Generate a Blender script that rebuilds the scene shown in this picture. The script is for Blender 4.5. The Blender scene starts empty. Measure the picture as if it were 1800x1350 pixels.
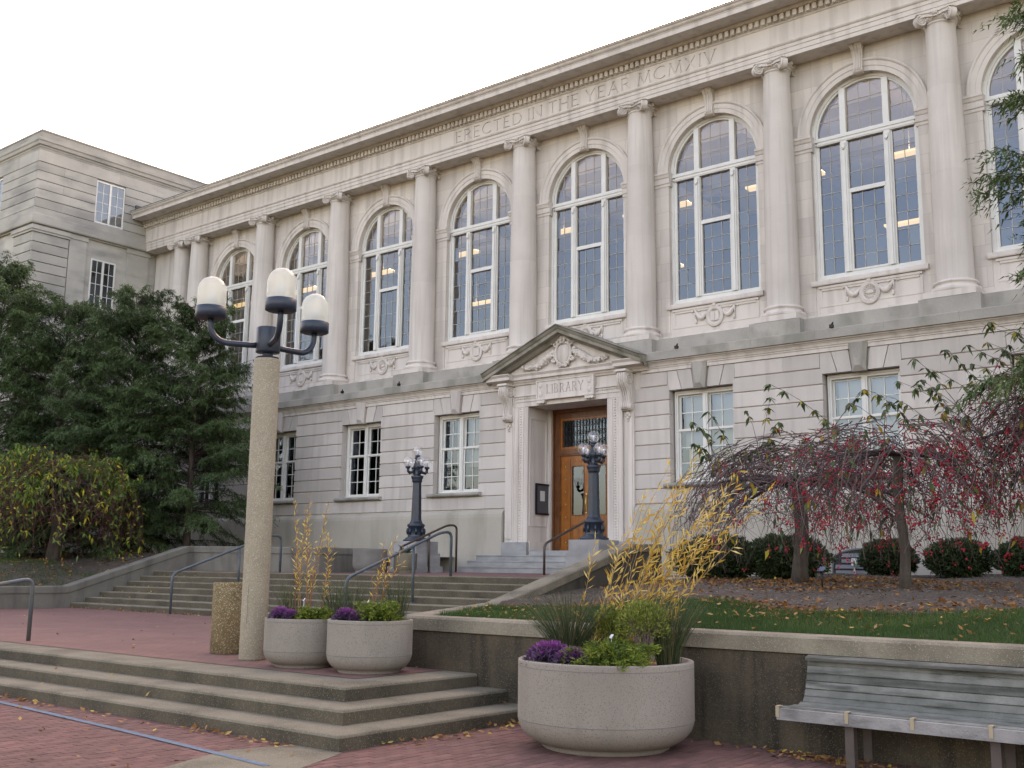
import bpy, bmesh, math, random
import numpy as np
from mathutils import Vector, Matrix
random.seed(7); RNG = np.random.default_rng(11)
SC = bpy.context.scene
COL = SC.collection
# ------------------------------------------------------------------ camera
YAW, PITCH, ROLL = -0.678365, 0.1691775, -0.01143986
CAM = Vector((19.2423, -26.6389, 1.7126))
def cam_axes():
    cy, sy, cp, sp = math.cos(YAW), math.sin(YAW), math.cos(PITCH), math.sin(PITCH)
    f = Vector((sy*cp, cy*cp, sp)); r = Vector((cy, -sy, 0)); d = f.cross(r)
    cr, sr = math.cos(ROLL), math.sin(ROLL)
    return r*cr + d*sr, -r*sr + d*cr, f
_r, _d, _f = cam_axes()
cd = bpy.data.cameras.new('camera'); cam = bpy.data.objects.new('camera', cd); COL.objects.link(cam)
cam.matrix_world = Matrix(((_r.x, -_d.x, -_f.x, CAM.x), (_r.y, -_d.y, -_f.y, CAM.y), (_r.z, -_d.z, -_f.z, CAM.z), (0, 0, 0, 1)))
cd.sensor_fit = 'HORIZONTAL'; cd.sensor_width = 36.0; cd.lens = 36.0*1889.97/1800.0
cd.clip_start = 0.1; cd.clip_end = 2000.0
SC.camera = cam
# ------------------------------------------------------------------ light
SUN_EL, SUN_AZ = math.radians(27.0), math.radians(-20.0)      # azimuth from +Y towards +X: low sun behind the library
w = bpy.data.worlds.new('World'); SC.world = w; w.use_nodes = True
nt = w.node_tree; bg = nt.nodes['Background']
sky = nt.nodes.new('ShaderNodeTexSky'); sky.sky_type = 'NISHITA'; sky.sun_disc = False
sky.sun_elevation = SUN_EL; sky.sun_rotation = SUN_AZ
sky.air_density = 1.0; sky.dust_density = 4.0; sky.ozone_density = 0.7; sky.altitude = 230
nt.links.new(sky.outputs[0], bg.inputs[0]); bg.inputs[1].default_value = 0.15
sl = bpy.data.lights.new('sun', 'SUN'); sl.energy = 2.0; sl.angle = math.radians(0.6); sl.color = (1.0, 0.93, 0.82)
so = bpy.data.objects.new('sun', sl); COL.objects.link(so)
sd = Vector((math.sin(SUN_AZ)*math.cos(SUN_EL), math.cos(SUN_AZ)*math.cos(SUN_EL), math.sin(SUN_EL)))
so.rotation_euler = sd.to_track_quat('Z', 'Y').to_euler(); so.location = (0, 40, 40)
vs = SC.view_settings; vs.view_transform = 'Standard'; vs.look = 'None'; vs.exposure = 2.56; vs.gamma = 1.0; vs.use_curve_mapping = False
vs.use_white_balance = True; vs.white_balance_temperature = 9400; vs.white_balance_tint = 25   # camera balanced for open shade
SC.cycles.use_denoising = True; SC.cycles.max_bounces = 5; SC.cycles.diffuse_bounces = 3; SC.cycles.caustics_reflective = False; SC.cycles.caustics_refractive = False; SC.cycles.transparent_max_bounces = 12
# ------------------------------------------------------------------ material helpers
MATS = {}
def _n(nt, t, **kw):
    n = nt.nodes.new(t)
    for k, v in kw.items(): setattr(n, k, v)
    return n
def mat(name, col, rough=0.85, col2=None, scale=2.0, detail=6.0, amt=1.0, fine=0.0, fine_scale=60.0, stain=None, stain_amt=0.5,
        stain_scale=(1.2, 1.2, 0.25), speck=None, speck_scale=90.0, speck_lim=0.25, bump=0.0, bump_scale=80.0, rnd=0.0, attr=None,
        metal=0.0, spec=0.35, trans=0.0, attr_ramp=None, coat=0.0, ashlar=None):
    """procedural principled material: two-tone noise, streaky stain, speckle, per-object random tint, noise bump"""
    m = bpy.data.materials.new(name); m.use_nodes = True; MATS[name] = m
    nt = m.node_tree; L = nt.links; b = nt.nodes['Principled BSDF']
    b.inputs['Roughness'].default_value = rough; b.inputs['Metallic'].default_value = metal
    b.inputs['Specular IOR Level'].default_value = spec
    if coat: b.inputs['Coat Weight'].default_value = coat; b.inputs['Coat Roughness'].default_value = .25
    pos = _n(nt, 'ShaderNodeNewGeometry').outputs['Position']
    def noise(sc, det=4.0, vec=None):
        n = _n(nt, 'ShaderNodeTexNoise'); n.inputs['Scale'].default_value = sc; n.inputs['Detail'].default_value = det
        L.new(vec or pos, n.inputs['Vector']); return n.outputs['Fac']
    def ramp(fac, a, c):
        n = _n(nt, 'ShaderNodeMapRange'); n.inputs[1].default_value = a; n.inputs[2].default_value = c
        L.new(fac, n.inputs[0]); return n.outputs[0]
    def mix(fac, a, c, mode='MIX'):
        n = _n(nt, 'ShaderNodeMix'); n.data_type = 'RGBA'; n.blend_type = mode
        for s, v in ((0, fac), (6, a), (7, c)):
            if hasattr(v, 'links') or hasattr(v, 'is_linked'): L.new(v, n.inputs[s])
            else: n.inputs[s].default_value = (*v, 1) if isinstance(v, tuple) else v
        return n.outputs[2]
    c = None
    if attr_ramp:
        at = _n(nt, 'ShaderNodeAttribute', attribute_name='tint'); cr = _n(nt, 'ShaderNodeValToRGB')
        e = cr.color_ramp.elements
        for i, (p, cc) in enumerate(attr_ramp):
            el = e[i] if i < 2 else e.new(p)
            el.position = p; el.color = (*cc, 1)
        L.new(at.outputs['Fac'], cr.inputs[0]); c = cr.outputs[0]
    else:
        r = _n(nt, 'ShaderNodeRGB'); r.outputs[0].default_value = (*col, 1); c = r.outputs[0]
    if col2: c = mix(ramp(noise(scale, detail), .5-.22/amt, .5+.22/amt), c, col2)
    if attr:   # per-piece random value stored on faces
        at = _n(nt, 'ShaderNodeAttribute', attribute_name='tint')
        c = mix(1.0, c, _gray(nt, L, at.outputs['Fac'], 1-attr, 1+attr), 'MULTIPLY')
    if ashlar:   # fine flush joints and block-to-block tone of the upper masonry
        sp = _n(nt, 'ShaderNodeSeparateXYZ'); L.new(pos, sp.inputs[0]); cb = _n(nt, 'ShaderNodeCombineXYZ'); ad = _n(nt, 'ShaderNodeMath', operation='ADD'); L.new(sp.outputs[0], ad.inputs[0]); L.new(sp.outputs[1], ad.inputs[1])
        L.new(ad.outputs[0], cb.inputs[0]); L.new(sp.outputs[2], cb.inputs[1]); br = _n(nt, 'ShaderNodeTexBrick'); L.new(cb.outputs[0], br.inputs[0])
        br.inputs['Color1'].default_value = (.90, .90, .90, 1); br.inputs['Color2'].default_value = (1.06, 1.05, 1.03, 1); br.inputs['Mortar'].default_value = (.74, .72, .70, 1); br.inputs['Scale'].default_value = 1.0
        br.inputs['Mortar Size'].default_value = .006; br.inputs['Brick Width'].default_value = ashlar[0]; br.inputs['Row Height'].default_value = ashlar[1]; c = mix(1.0, c, br.outputs[0], 'MULTIPLY')
    if rnd:
        oi = _n(nt, 'ShaderNodeObjectInfo')
        c = mix(1.0, c, _gray(nt, L, oi.outputs['Random'], 1-rnd, 1+rnd*.6), 'MULTIPLY')
    if fine: c = mix(1.0, c, _gray(nt, L, noise(fine_scale, 3.0), 1-fine, 1+fine), 'MULTIPLY')
    if stain:
        mp = _n(nt, 'ShaderNodeMapping'); mp.inputs['Scale'].default_value = stain_scale; L.new(pos, mp.inputs[0])
        f = ramp(noise(1.6, 8.0, mp.outputs[0]), .48, .68)
        mm = _n(nt, 'ShaderNodeMath', operation='MULTIPLY'); L.new(f, mm.inputs[0]); mm.inputs[1].default_value = stain_amt
        c = mix(mm.outputs[0], c, stain)
    if speck:
        vo = _n(nt, 'ShaderNodeTexVoronoi'); vo.inputs['Scale'].default_value = speck_scale; L.new(pos, vo.inputs['Vector'])
        cr = _n(nt, 'ShaderNodeSeparateColor'); L.new(vo.outputs['Color'], cr.inputs[0])
        g = _n(nt, 'ShaderNodeMath', operation='LESS_THAN'); L.new(cr.outputs[0], g.inputs[0]); g.inputs[1].default_value = speck_lim
        c2 = mix(cr.outputs[1], speck, tuple(x*.45 for x in speck))
        c = mix(g.outputs[0], c, c2)
    L.new(c, b.inputs['Base Color'])
    if bump:
        bp = _n(nt, 'ShaderNodeBump'); bp.inputs['Strength'].default_value = bump; bp.inputs['Distance'].default_value = .02
        L.new(noise(bump_scale, 5.0), bp.inputs['Height']); L.new(bp.outputs[0], b.inputs['Normal'])
    if trans:  # thin leaf: part of the light passes through
        tr = _n(nt, 'ShaderNodeBsdfTranslucent'); L.new(c, tr.inputs[0]); ms = _n(nt, 'ShaderNodeMixShader'); ms.inputs[0].default_value = trans
        out = nt.nodes['Material Output']; L.new(b.outputs[0], ms.inputs[1]); L.new(tr.outputs[0], ms.inputs[2]); L.new(ms.outputs[0], out.inputs[0])
    return m
def _gray(nt, L, fac, a, c):
    n = _n(nt, 'ShaderNodeMapRange'); n.inputs[3].default_value = a; n.inputs[4].default_value = c; L.new(fac, n.inputs[0])
    k = _n(nt, 'ShaderNodeCombineColor')
    for i in range(3): L.new(n.outputs[0], k.inputs[i])
    return k.outputs[0]
def glass_mat(name, ior, tint=(1, 1, 1), rough=0.0, see=(1, 1, 1)):
    m = bpy.data.materials.new(name); m.use_nodes = True; MATS[name] = m; nt = m.node_tree; L = nt.links
    nt.nodes.remove(nt.nodes['Principled BSDF']); out = nt.nodes['Material Output']
    fr = _n(nt, 'ShaderNodeFresnel'); fr.inputs[0].default_value = ior
    gl = _n(nt, 'ShaderNodeBsdfGlossy'); gl.inputs[0].default_value = (*tint, 1); gl.inputs['Roughness'].default_value = rough
    tr = _n(nt, 'ShaderNodeBsdfTransparent'); tr.inputs[0].default_value = (*see, 1)
    ms = _n(nt, 'ShaderNodeMixShader'); L.new(fr.outputs[0], ms.inputs[0]); L.new(tr.outputs[0], ms.inputs[1]); L.new(gl.outputs[0], ms.inputs[2]); L.new(ms.outputs[0], out.inputs[0])
    return m
def emit_mat(name, col, strength):
    m = bpy.data.materials.new(name); m.use_nodes = True; MATS[name] = m; b = m.node_tree.nodes['Principled BSDF']
    b.inputs['Base Color'].default_value = (*col, 1); b.inputs['Emission Color'].default_value = (*col, 1); b.inputs['Emission Strength'].default_value = strength
    return m
STONE = (.56, .505, .45)
LS = dict(fine=.07, fine_scale=45, stain=(.42, .375, .335), stain_amt=.6, stain_scale=(2.4, 2.4, .16), bump=.14, bump_scale=60)
mat('limestone', (.70, .64, .582), .9, (.60, .547, .497), .8, **LS)
mat('ashlar_stone', (.70, .64, .582), .9, (.60, .547, .497), .8, ashlar=(1.25, .545), **LS)
mat('drum_stone', (.66, .603, .548), .9, (.575, .525, .475), .9, rnd=.055, fine=.09, fine_scale=70, stain=(.42, .38, .34), stain_amt=.4, stain_scale=(5, 5, .2), bump=.2, bump_scale=90)
mat('mossy_stone', (.33, .305, .255), .95, (.225, .21, .17), 1.2, fine=.12, fine_scale=22, stain=(.12, .122, .088), stain_amt=.8, stain_scale=(1.2, 1.2, 1.2), bump=.25, bump_scale=40)
mat('block_stone', (.60, .55, .505), .9, (.52, .475, .435), 1.0, fine=.07, fine_scale=40, stain=(.40, .365, .335), stain_amt=.5, stain_scale=(2.2, 2.2, .18), rnd=.13, bump=.15, bump_scale=50)
mat('weathered_stone', (.43, .40, .355), .95, (.31, .295, .265), .9, fine=.10, fine_scale=22, stain=(.19, .19, .155), stain_amt=.7, stain_scale=(.9, .9, .6), bump=.2, bump_scale=40)
mat('plinth_stone', (.47, .43, .37), .9, (.40, .37, .315), .7, fine=.08, fine_scale=25, stain=(.30, .285, .225), stain_amt=.65, stain_scale=(1, 1, .2), bump=.12, bump_scale=40)
mat('wing_stone', (.50, .475, .42), .92, (.36, .345, .31), .8, fine=.08, fine_scale=25, stain=(.24, .235, .22), stain_amt=.75, stain_scale=(.35, .35, 1.0), rnd=.14, bump=.12, bump_scale=40)
mat('marble', (.37, .37, .365), .6, (.26, .262, .262), 2.0, fine=.06, stain=(.17, .172, .17), stain_amt=.55, stain_scale=(.6, .6, 2.))
mat('white_paint', (.74, .735, .69), .55, (.66, .655, .615), 3.0)
mat('came', (.46, .43, .37), .6)
mat('oak', (.38, .118, .015), .38, (.25, .07, .009), 5.0, stain=(.14, .04, .006), stain_amt=.6, stain_scale=(9, 9, .7), coat=.3)
mat('dark_oak', (.19, .065, .02), .4, (.11, .035, .012), 5.0, stain=(.07, .025, .01), stain_amt=.6, stain_scale=(9, 9, .7), coat=.25)
mat('brass', (.55, .40, .16), .35, metal=1.0)
mat('iron_grille', (.012, .012, .012), .5)
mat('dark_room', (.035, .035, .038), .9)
mat('interior_plaster', (.70, .70, .66), .9)
mat('interior_dark', (.12, .115, .115), .9)
mat('ceiling_beam', (.55, .53, .50), .9)
mat('blind', (.36, .365, .37), .8)
mat('tan_shade', (.60, .47, .26), .8)
mat('curtain', (.62, .62, .60), .8)
emit_mat('lit_lamp', (1.0, .88, .52), .13); emit_mat('ceiling_fill_glow', (1.0, .97, .90), 1.9)  # the second glow is added to brighten the reading-room ceiling
glass_mat('window_glass', 2.05, (.66, .83, 1.0))
glass_mat('globe_glass', 1.3)
def thin_globe():   # thin clear shell: reflection grows towards the rim, the same on both faces
    m = MATS['globe_glass']; nt = m.node_tree; lw = _n(nt, 'ShaderNodeLayerWeight'); lw.inputs[0].default_value = .5; pw = _n(nt, 'ShaderNodeMath', operation='POWER'); pw.inputs[1].default_value = 3.0
    mr = _n(nt, 'ShaderNodeMapRange'); mr.inputs[3].default_value = .13; mr.inputs[4].default_value = .80; ms = [n for n in nt.nodes if n.type == 'MIX_SHADER'][0]
    nt.links.new(lw.outputs['Facing'], pw.inputs[0]); nt.links.new(pw.outputs[0], mr.inputs[0]); nt.links.new(mr.outputs[0], ms.inputs[0])
thin_globe()
mat('copper_roof', (.06, .065, .07), .7, (.10, .105, .11), 2.0)
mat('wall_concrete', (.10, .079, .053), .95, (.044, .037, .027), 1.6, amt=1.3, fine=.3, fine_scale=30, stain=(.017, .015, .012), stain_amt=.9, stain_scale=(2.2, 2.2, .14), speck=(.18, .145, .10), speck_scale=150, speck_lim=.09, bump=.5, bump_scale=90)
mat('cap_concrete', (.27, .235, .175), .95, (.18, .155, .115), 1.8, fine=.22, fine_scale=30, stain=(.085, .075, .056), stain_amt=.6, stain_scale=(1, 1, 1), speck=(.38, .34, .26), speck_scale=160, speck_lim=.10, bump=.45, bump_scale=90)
mat('cheek_concrete', (.19, .18, .155), .95, (.135, .128, .11), 1.3, fine=.12, fine_scale=30, stain=(.07, .068, .058), stain_amt=.6, stain_scale=(1.6, 1.6, .3), bump=.3, bump_scale=70)
mat('dark_cheek', (.10, .088, .07), .95, (.065, .058, .047), 1.3, fine=.2, fine_scale=30, stain=(.03, .028, .022), stain_amt=.7, stain_scale=(1.6, 1.6, .25), bump=.4, bump_scale=80)
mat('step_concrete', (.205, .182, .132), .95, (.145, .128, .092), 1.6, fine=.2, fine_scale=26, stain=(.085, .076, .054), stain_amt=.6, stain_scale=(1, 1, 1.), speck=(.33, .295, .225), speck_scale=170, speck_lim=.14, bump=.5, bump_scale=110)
mat('planter_concrete', (.285, .252, .212), .9, (.245, .217, .183), 1.5, fine=.08, fine_scale=30, speck=(.225, .20, .168), speck_scale=170, speck_lim=.09, bump=.18, bump_scale=120, stain=(.20, .178, .148), stain_amt=.45, stain_scale=(2, 2, .5))
mat('bin_aggregate', (.21, .15, .07), .9, (.14, .10, .048), 4, speck=(.42, .34, .22), speck_scale=80, speck_lim=.30, bump=.6, bump_scale=90)
mat('post_aggregate', (.36, .31, .225), .9, (.29, .25, .18), 3, speck=(.50, .45, .35), speck_scale=120, speck_lim=.35, bump=.5, bump_scale=110)
mat('shaded_riser', (.115, .095, .066), .95, (.075, .063, .045), 1.6, fine=.25, fine_scale=26, stain=(.045, .04, .028), stain_amt=.7, stain_scale=(1, 1, .5), speck=(.24, .20, .14), speck_scale=160, speck_lim=.10, bump=.5, bump_scale=110)  # step concrete darkened: shade on the low upright faces put into the colour
mat('navy_metal', (.014, .026, .046), .42, (.02, .034, .055), 6, spec=.5, bump=.05, bump_scale=30)
mat('rail_metal', (.075, .10, .12), .45, (.05, .07, .085), 5, stain=(.16, .13, .07), stain_amt=.4, stain_scale=(3, 3, 1), spec=.5)
mat('bronze_rail', (.05, .035, .028), .4, (.075, .05, .035), 5, spec=.5)
mat('iron_paint', (.010, .020, .034), .38, (.018, .03, .046), 8, spec=.55, bump=.08, bump_scale=40)
mat('paver', (.172, .082, .07), .92, (.135, .066, .059), 2.2, fine=.15, fine_scale=60, attr=.20, stain=(.10, .06, .054), stain_amt=.4, stain_scale=(.8, .8, .8), bump=.25, bump_scale=120)
mat('sand_joint', (.095, .062, .05), .98, (.06, .045, .038), 6)
mat('blue_paint', (.095, .155, .215), .9, (.14, .20, .255), 8, fine=.25, fine_scale=40, stain=(.16, .10, .09), stain_amt=.5, stain_scale=(9, 9, 9), spec=.1)
mat('bench_wood', (.21, .215, .195), .9, (.13, .137, .122), 6, stain=(.05, .057, .046), stain_amt=.8, stain_scale=(1.2, 9, 9), rnd=.28, bump=.5, bump_scale=60, spec=.15)
mat('bench_front_wood', (.32, .31, .30), .9, (.22, .215, .21), 5, stain=(.10, .10, .097), stain_amt=.7, stain_scale=(2, 6, 6), bump=.4, bump_scale=60, spec=.15)
mat('bench_metal', (.07, .055, .05), .6, (.10, .08, .07), 5)
mat('bracket_metal', (.36, .30, .20), .6)
mat('soil', (.045, .032, .022), .98, (.07, .05, .034), 8, bump=.8, bump_scale=40)
mat('mulch', (.105, .082, .064), .98, (.06, .046, .037), 5, fine=.45, fine_scale=45, bump=1.0, bump_scale=45)
mat('lawn_soil', (.045, .06, .022), .98, (.075, .07, .035), 3, fine=.3, fine_scale=40, bump=.6, bump_scale=30)
mat('bark', (.085, .066, .052), .95, (.05, .04, .033), 6, stain=(.13, .11, .09), stain_amt=.5, stain_scale=(8, 8, 1), bump=.7, bump_scale=30)
mat('twig', (.085, .058, .055), .9, attr_ramp=[(0, (.062, .043, .043)), (1, (.18, .125, .122))])
mat('red_twig', (.1, .05, .045), .9, attr_ramp=[(0, (.06, .034, .03)), (1, (.17, .07, .055))])
mat('hemlock_needle', (.04, .07, .03), .7, attr_ramp=[(0, (.028, .055, .022)), (.5, (.075, .13, .048)), (1, (.15, .225, .08))], trans=.25)
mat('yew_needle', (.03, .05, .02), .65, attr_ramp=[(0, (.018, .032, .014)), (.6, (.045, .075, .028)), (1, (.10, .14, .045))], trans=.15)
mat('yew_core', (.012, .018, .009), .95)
mat('crab_leaf', (.07, .11, .04), .55, attr_ramp=[(0, (.045, .085, .04)), (.72, (.10, .15, .05)), (.80, (.33, .27, .035)), (1, (.42, .24, .03))], trans=.3)
mat('mixed_leaf', (.07, .11, .03), .55, attr_ramp=[(0, (.06, .13, .035)), (.66, (.16, .26, .05)), (.82, (.34, .36, .05)), (1, (.66, .50, .05))], trans=.4)
mat('berry', (.30, .02, .03), .35, attr_ramp=[(0, (.22, .010, .020)), (1, (.46, .03, .05))])
mat('willow_leaf', (.62, .38, .05), .6, attr_ramp=[(0, (.50, .29, .035)), (.6, (.68, .47, .09)), (1, (.66, .57, .26))], trans=.35)
mat('willow_stem', (.28, .19, .09), .7, attr_ramp=[(0, (.26, .09, .035)), (1, (.34, .26, .14))])
mat('rush', (.06, .09, .04), .7, attr_ramp=[(0, (.03, .06, .03)), (.7, (.085, .125, .05)), (1, (.24, .19, .09))], trans=.2)
mat('juniper', (.12, .17, .02), .7, attr_ramp=[(0, (.022, .055, .012)), (.5, (.07, .13, .018)), (1, (.22, .27, .035))], trans=.2)
mat('box_leaf', (.16, .20, .03), .6, attr_ramp=[(0, (.08, .12, .025)), (1, (.30, .34, .07))], trans=.25)
mat('kale', (.16, .03, .16), .6, attr_ramp=[(0, (.06, .06, .075)), (.45, (.12, .05, .14)), (1, (.32, .07, .29))], trans=.2)
mat('needle_mulch', (.25, .13, .06), .95, (.16, .08, .04), 8, bump=.8, bump_scale=60)
mat('grass_blade', (.05, .1, .02), .7, attr_ramp=[(0, (.022, .06, .014)), (.75, (.055, .115, .025)), (1, (.19, .16, .07))], trans=.25)
mat('dead_leaf', (.25, .12, .04), .8, attr_ramp=[(0, (.13, .05, .02)), (.5, (.28, .12, .035)), (.8, (.34, .20, .09)), (1, (.52, .38, .05))], trans=.15)
mat('chip', (.15, .12, .1), .95, attr_ramp=[(0, (.05, .038, .03)), (1, (.27, .23, .19))])
mat('tag_white', (.75, .76, .80), .5)
mat('sign_face', (.10, .16, .26), .3, spec=.6)
mat('board_felt', (.09, .09, .095), .9)
mat('paper', (.62, .62, .60), .8)
mat('black_frame', (.008, .008, .012), .4)
mat('louvre', (.16, .17, .18), .6)
mat('outlet', (.6, .6, .58), .5)
mat('old_grey', (.20, .19, .175), .9, (.14, .135, .125), 3, fine=.1, bump=.2)
def globe_mat():
    m = bpy.data.materials.new('frosted_globe'); m.use_nodes = True; MATS['frosted_globe'] = m; nt = m.node_tree; L = nt.links
    b = nt.nodes['Principled BSDF']; b.inputs['Base Color'].default_value = (.74, .765, .72, 1); b.inputs['Roughness'].default_value = .16; b.inputs['Specular IOR Level'].default_value = .6
    tr = _n(nt, 'ShaderNodeBsdfTranslucent'); tr.inputs[0].default_value = (.83, .85, .79, 1)
    tp = _n(nt, 'ShaderNodeBsdfTransparent'); tp.inputs[0].default_value = (.92, .94, .90, 1)
    a = _n(nt, 'ShaderNodeMixShader'); a.inputs[0].default_value = .45; L.new(b.outputs[0], a.inputs[1]); L.new(tr.outputs[0], a.inputs[2])
    c = _n(nt, 'ShaderNodeMixShader'); c.inputs[0].default_value = .46; L.new(a.outputs[0], c.inputs[1]); L.new(tp.outputs[0], c.inputs[2])
    L.new(c.outputs[0], nt.nodes['Material Output'].inputs[0])
globe_mat()
# paver sheet for the terrace, too far away to tell the bricks apart
def paver_sheet():
    m = bpy.data.materials.new('paver_sheet'); m.use_nodes = True; MATS['paver_sheet'] = m; nt = m.node_tree; L = nt.links; b = nt.nodes['Principled BSDF']
    b.inputs['Roughness'].default_value = .9
    g = _n(nt, 'ShaderNodeNewGeometry'); mp = _n(nt, 'ShaderNodeMapping'); mp.inputs['Rotation'].default_value = (0, 0, math.pi/2); L.new(g.outputs['Position'], mp.inputs[0])
    br = _n(nt, 'ShaderNodeTexBrick'); L.new(mp.outputs[0], br.inputs[0]); br.inputs['Color1'].default_value = (.205, .092, .078, 1); br.inputs['Color2'].default_value = (.155, .072, .063, 1)
    br.inputs['Mortar'].default_value = (.085, .055, .045, 1); br.inputs['Scale'].default_value = 1.0; br.inputs['Mortar Size'].default_value = .006; br.inputs['Brick Width'].default_value = .206; br.inputs['Row Height'].default_value = .106
    no = _n(nt, 'ShaderNodeTexNoise'); no.inputs['Scale'].default_value = .9; no.inputs['Detail'].default_value = 6; L.new(g.outputs['Position'], no.inputs[0])
    mx = _n(nt, 'ShaderNodeMix'); mx.data_type = 'RGBA'; mx.blend_type = 'MULTIPLY'; mx.inputs[0].default_value = 1
    L.new(br.outputs[0], mx.inputs[6]); L.new(_gray(nt, L, no.outputs[0], .62, 1.32), mx.inputs[7]); L.new(mx.outputs[2], b.inputs['Base Color'])
    bp = _n(nt, 'ShaderNodeBump'); bp.inputs['Strength'].default_value = .5; bp.inputs['Distance'].default_value = .01; bp.invert = True; L.new(br.outputs[1], bp.inputs['Height']); L.new(bp.outputs[0], b.inputs['Normal'])
paver_sheet()
# ------------------------------------------------------------------ geometry helpers
class MB:
    """collects shapes and links them as one mesh object"""
    def __init__(s): s.v = []; s.f = []; s.sm = []
    def add(s, vs, fs, smooth=False):
        o = len(s.v); s.v += [tuple(p) for p in vs]; s.f += [tuple(i+o for i in f) for f in fs]; s.sm += [smooth]*len(fs); return s
    def box(s, x0, x1, y0, y1, z0, z1):
        return s.add([(x0,y0,z0),(x1,y0,z0),(x1,y1,z0),(x0,y1,z0),(x0,y0,z1),(x1,y0,z1),(x1,y1,z1),(x0,y1,z1)],
                     [(0,3,2,1),(4,5,6,7),(0,1,5,4),(1,2,6,5),(2,3,7,6),(3,0,4,7)])
    def prism(s, poly, a, b, axis='X'):
        """poly: 2-D outline (other two axes in order), extruded from a to b along axis"""
        def P(u, v, t): return {'X': (t, u, v), 'Y': (u, t, v), 'Z': (u, v, t)}[axis]
        n = len(poly); vs = [P(u, v, a) for u, v in poly] + [P(u, v, b) for u, v in poly]
        return s.add(vs, [tuple(range(n))[::-1], tuple(range(n, 2*n))] + [(i, (i+1) % n, n+(i+1) % n, n+i) for i in range(n)])
    def lathe(s, prof, n=24, c=(0, 0), cap=True, a0=0.0):
        vs = []
        for r, z in prof:
            for i in range(n):
                a = a0+2*math.pi*i/n; vs.append((c[0]+r*math.cos(a), c[1]+r*math.sin(a), z))
        m = len(prof); fs = [(j*n+i, j*n+(i+1) % n, (j+1)*n+(i+1) % n, (j+1)*n+i) for j in range(m-1) for i in range(n)]
        s.add(vs, fs, True)
        if cap:
            o = len(s.v)-len(vs)
            s.f += [tuple(o+i for i in range(n))[::-1], tuple(o+(m-1)*n+i for i in range(n))]; s.sm += [False, False]
        return s
    def tube(s, pts, r, n=6, r2=None, closed=False):
        pts = [Vector(p) for p in pts]; m = len(pts); vs = []; up = Vector((0, 0, 1)); prev = None
        for i, p in enumerate(pts):
            if closed: t = pts[(i+1) % m]-pts[i-1]
            else: t = pts[min(i+1, m-1)]-pts[max(i-1, 0)]
            t.normalize()
            if prev is None:
                a = t.cross(up) if abs(t.z) < .95 else t.cross(Vector((1, 0, 0)))
            else: a = prev-t*prev.dot(t)
            a.normalize(); prev = a; b = t.cross(a)
            rr = r if r2 is None else r+(r2-r)*i/(m-1)
            if hasattr(r, '__len__'): rr = r[i]
            for k in range(n):
                w_ = 2*math.pi*k/n; q = p+a*(rr*math.cos(w_))+b*(rr*math.sin(w_)); vs.append(q)
        q = m if closed else m-1
        fs = [(i*n+k, i*n+(k+1) % n, ((i+1) % m)*n+(k+1) % n, ((i+1) % m)*n+k) for i in range(q) for k in range(n)]
        if not closed: fs += [tuple(range(n))[::-1], tuple((m-1)*n+k for k in range(n))]
        return s.add(vs, fs, n > 4)
    def ball(s, c, r, n=12, m=8, sq=(1, 1, 1)):
        vs = [(c[0], c[1], c[2]-r*sq[2])]
        for j in range(1, m):
            t = math.pi*j/m-math.pi/2
            for i in range(n):
                a = 2*math.pi*i/n; vs.append((c[0]+r*sq[0]*math.cos(t)*math.cos(a), c[1]+r*sq[1]*math.cos(t)*math.sin(a), c[2]+r*sq[2]*math.sin(t)))
        vs.append((c[0], c[1], c[2]+r*sq[2])); e = len(vs)-1
        fs = [(0, 1+(i+1) % n, 1+i) for i in range(n)]
        for j in range(m-2): fs += [(1+j*n+i, 1+j*n+(i+1) % n, 1+(j+1)*n+(i+1) % n, 1+(j+1)*n+i) for i in range(n)]
        fs += [(1+(m-2)*n+i, 1+(m-2)*n+(i+1) % n, e) for i in range(n)]
        return s.add(vs, fs, True)
    def mesh(s, name, material):
        me = bpy.data.meshes.new(name); me.from_pydata(s.v, [], s.f); me.polygons.foreach_set('use_smooth', s.sm)
        me.materials.append(MATS[material]); me.update()
        return me
    def build(s, name, material, parent=None, loc=None, fix=True):
        me = s.mesh(name, material)
        if fix: fix_normals(me)
        return link(name, me, parent, loc)
def fix_normals(me):
    bm = bmesh.new(); bm.from_mesh(me); bmesh.ops.recalc_face_normals(bm, faces=bm.faces); bm.to_mesh(me); bm.free()
BASE = {}
def link(name, data, parent=None, loc=None):
    """loc: placement of shapes modelled round their own origin; without it the shapes are in place coordinates"""
    o = bpy.data.objects.new(name, data); COL.objects.link(o); l = Vector(loc) if loc else Vector((0, 0, 0)); BASE[o.name] = l
    if parent is not None:
        o.parent = parent; o.location = l-BASE[parent.name]
    else: o.location = l
    return o
def thing(name, label, cat, loc=(0, 0, 0), group=None):
    o = link(name, None, None, loc); o.empty_display_size = .1
    return tag(o, label, cat, group)
def tag(o, label, cat, group=None):
    o['label'] = label; o['category'] = cat
    if group: o['group'] = group
    return o
def struct(o): o['kind'] = 'structure'; return o
def stuff(o): o['kind'] = 'stuff'; return o
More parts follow.
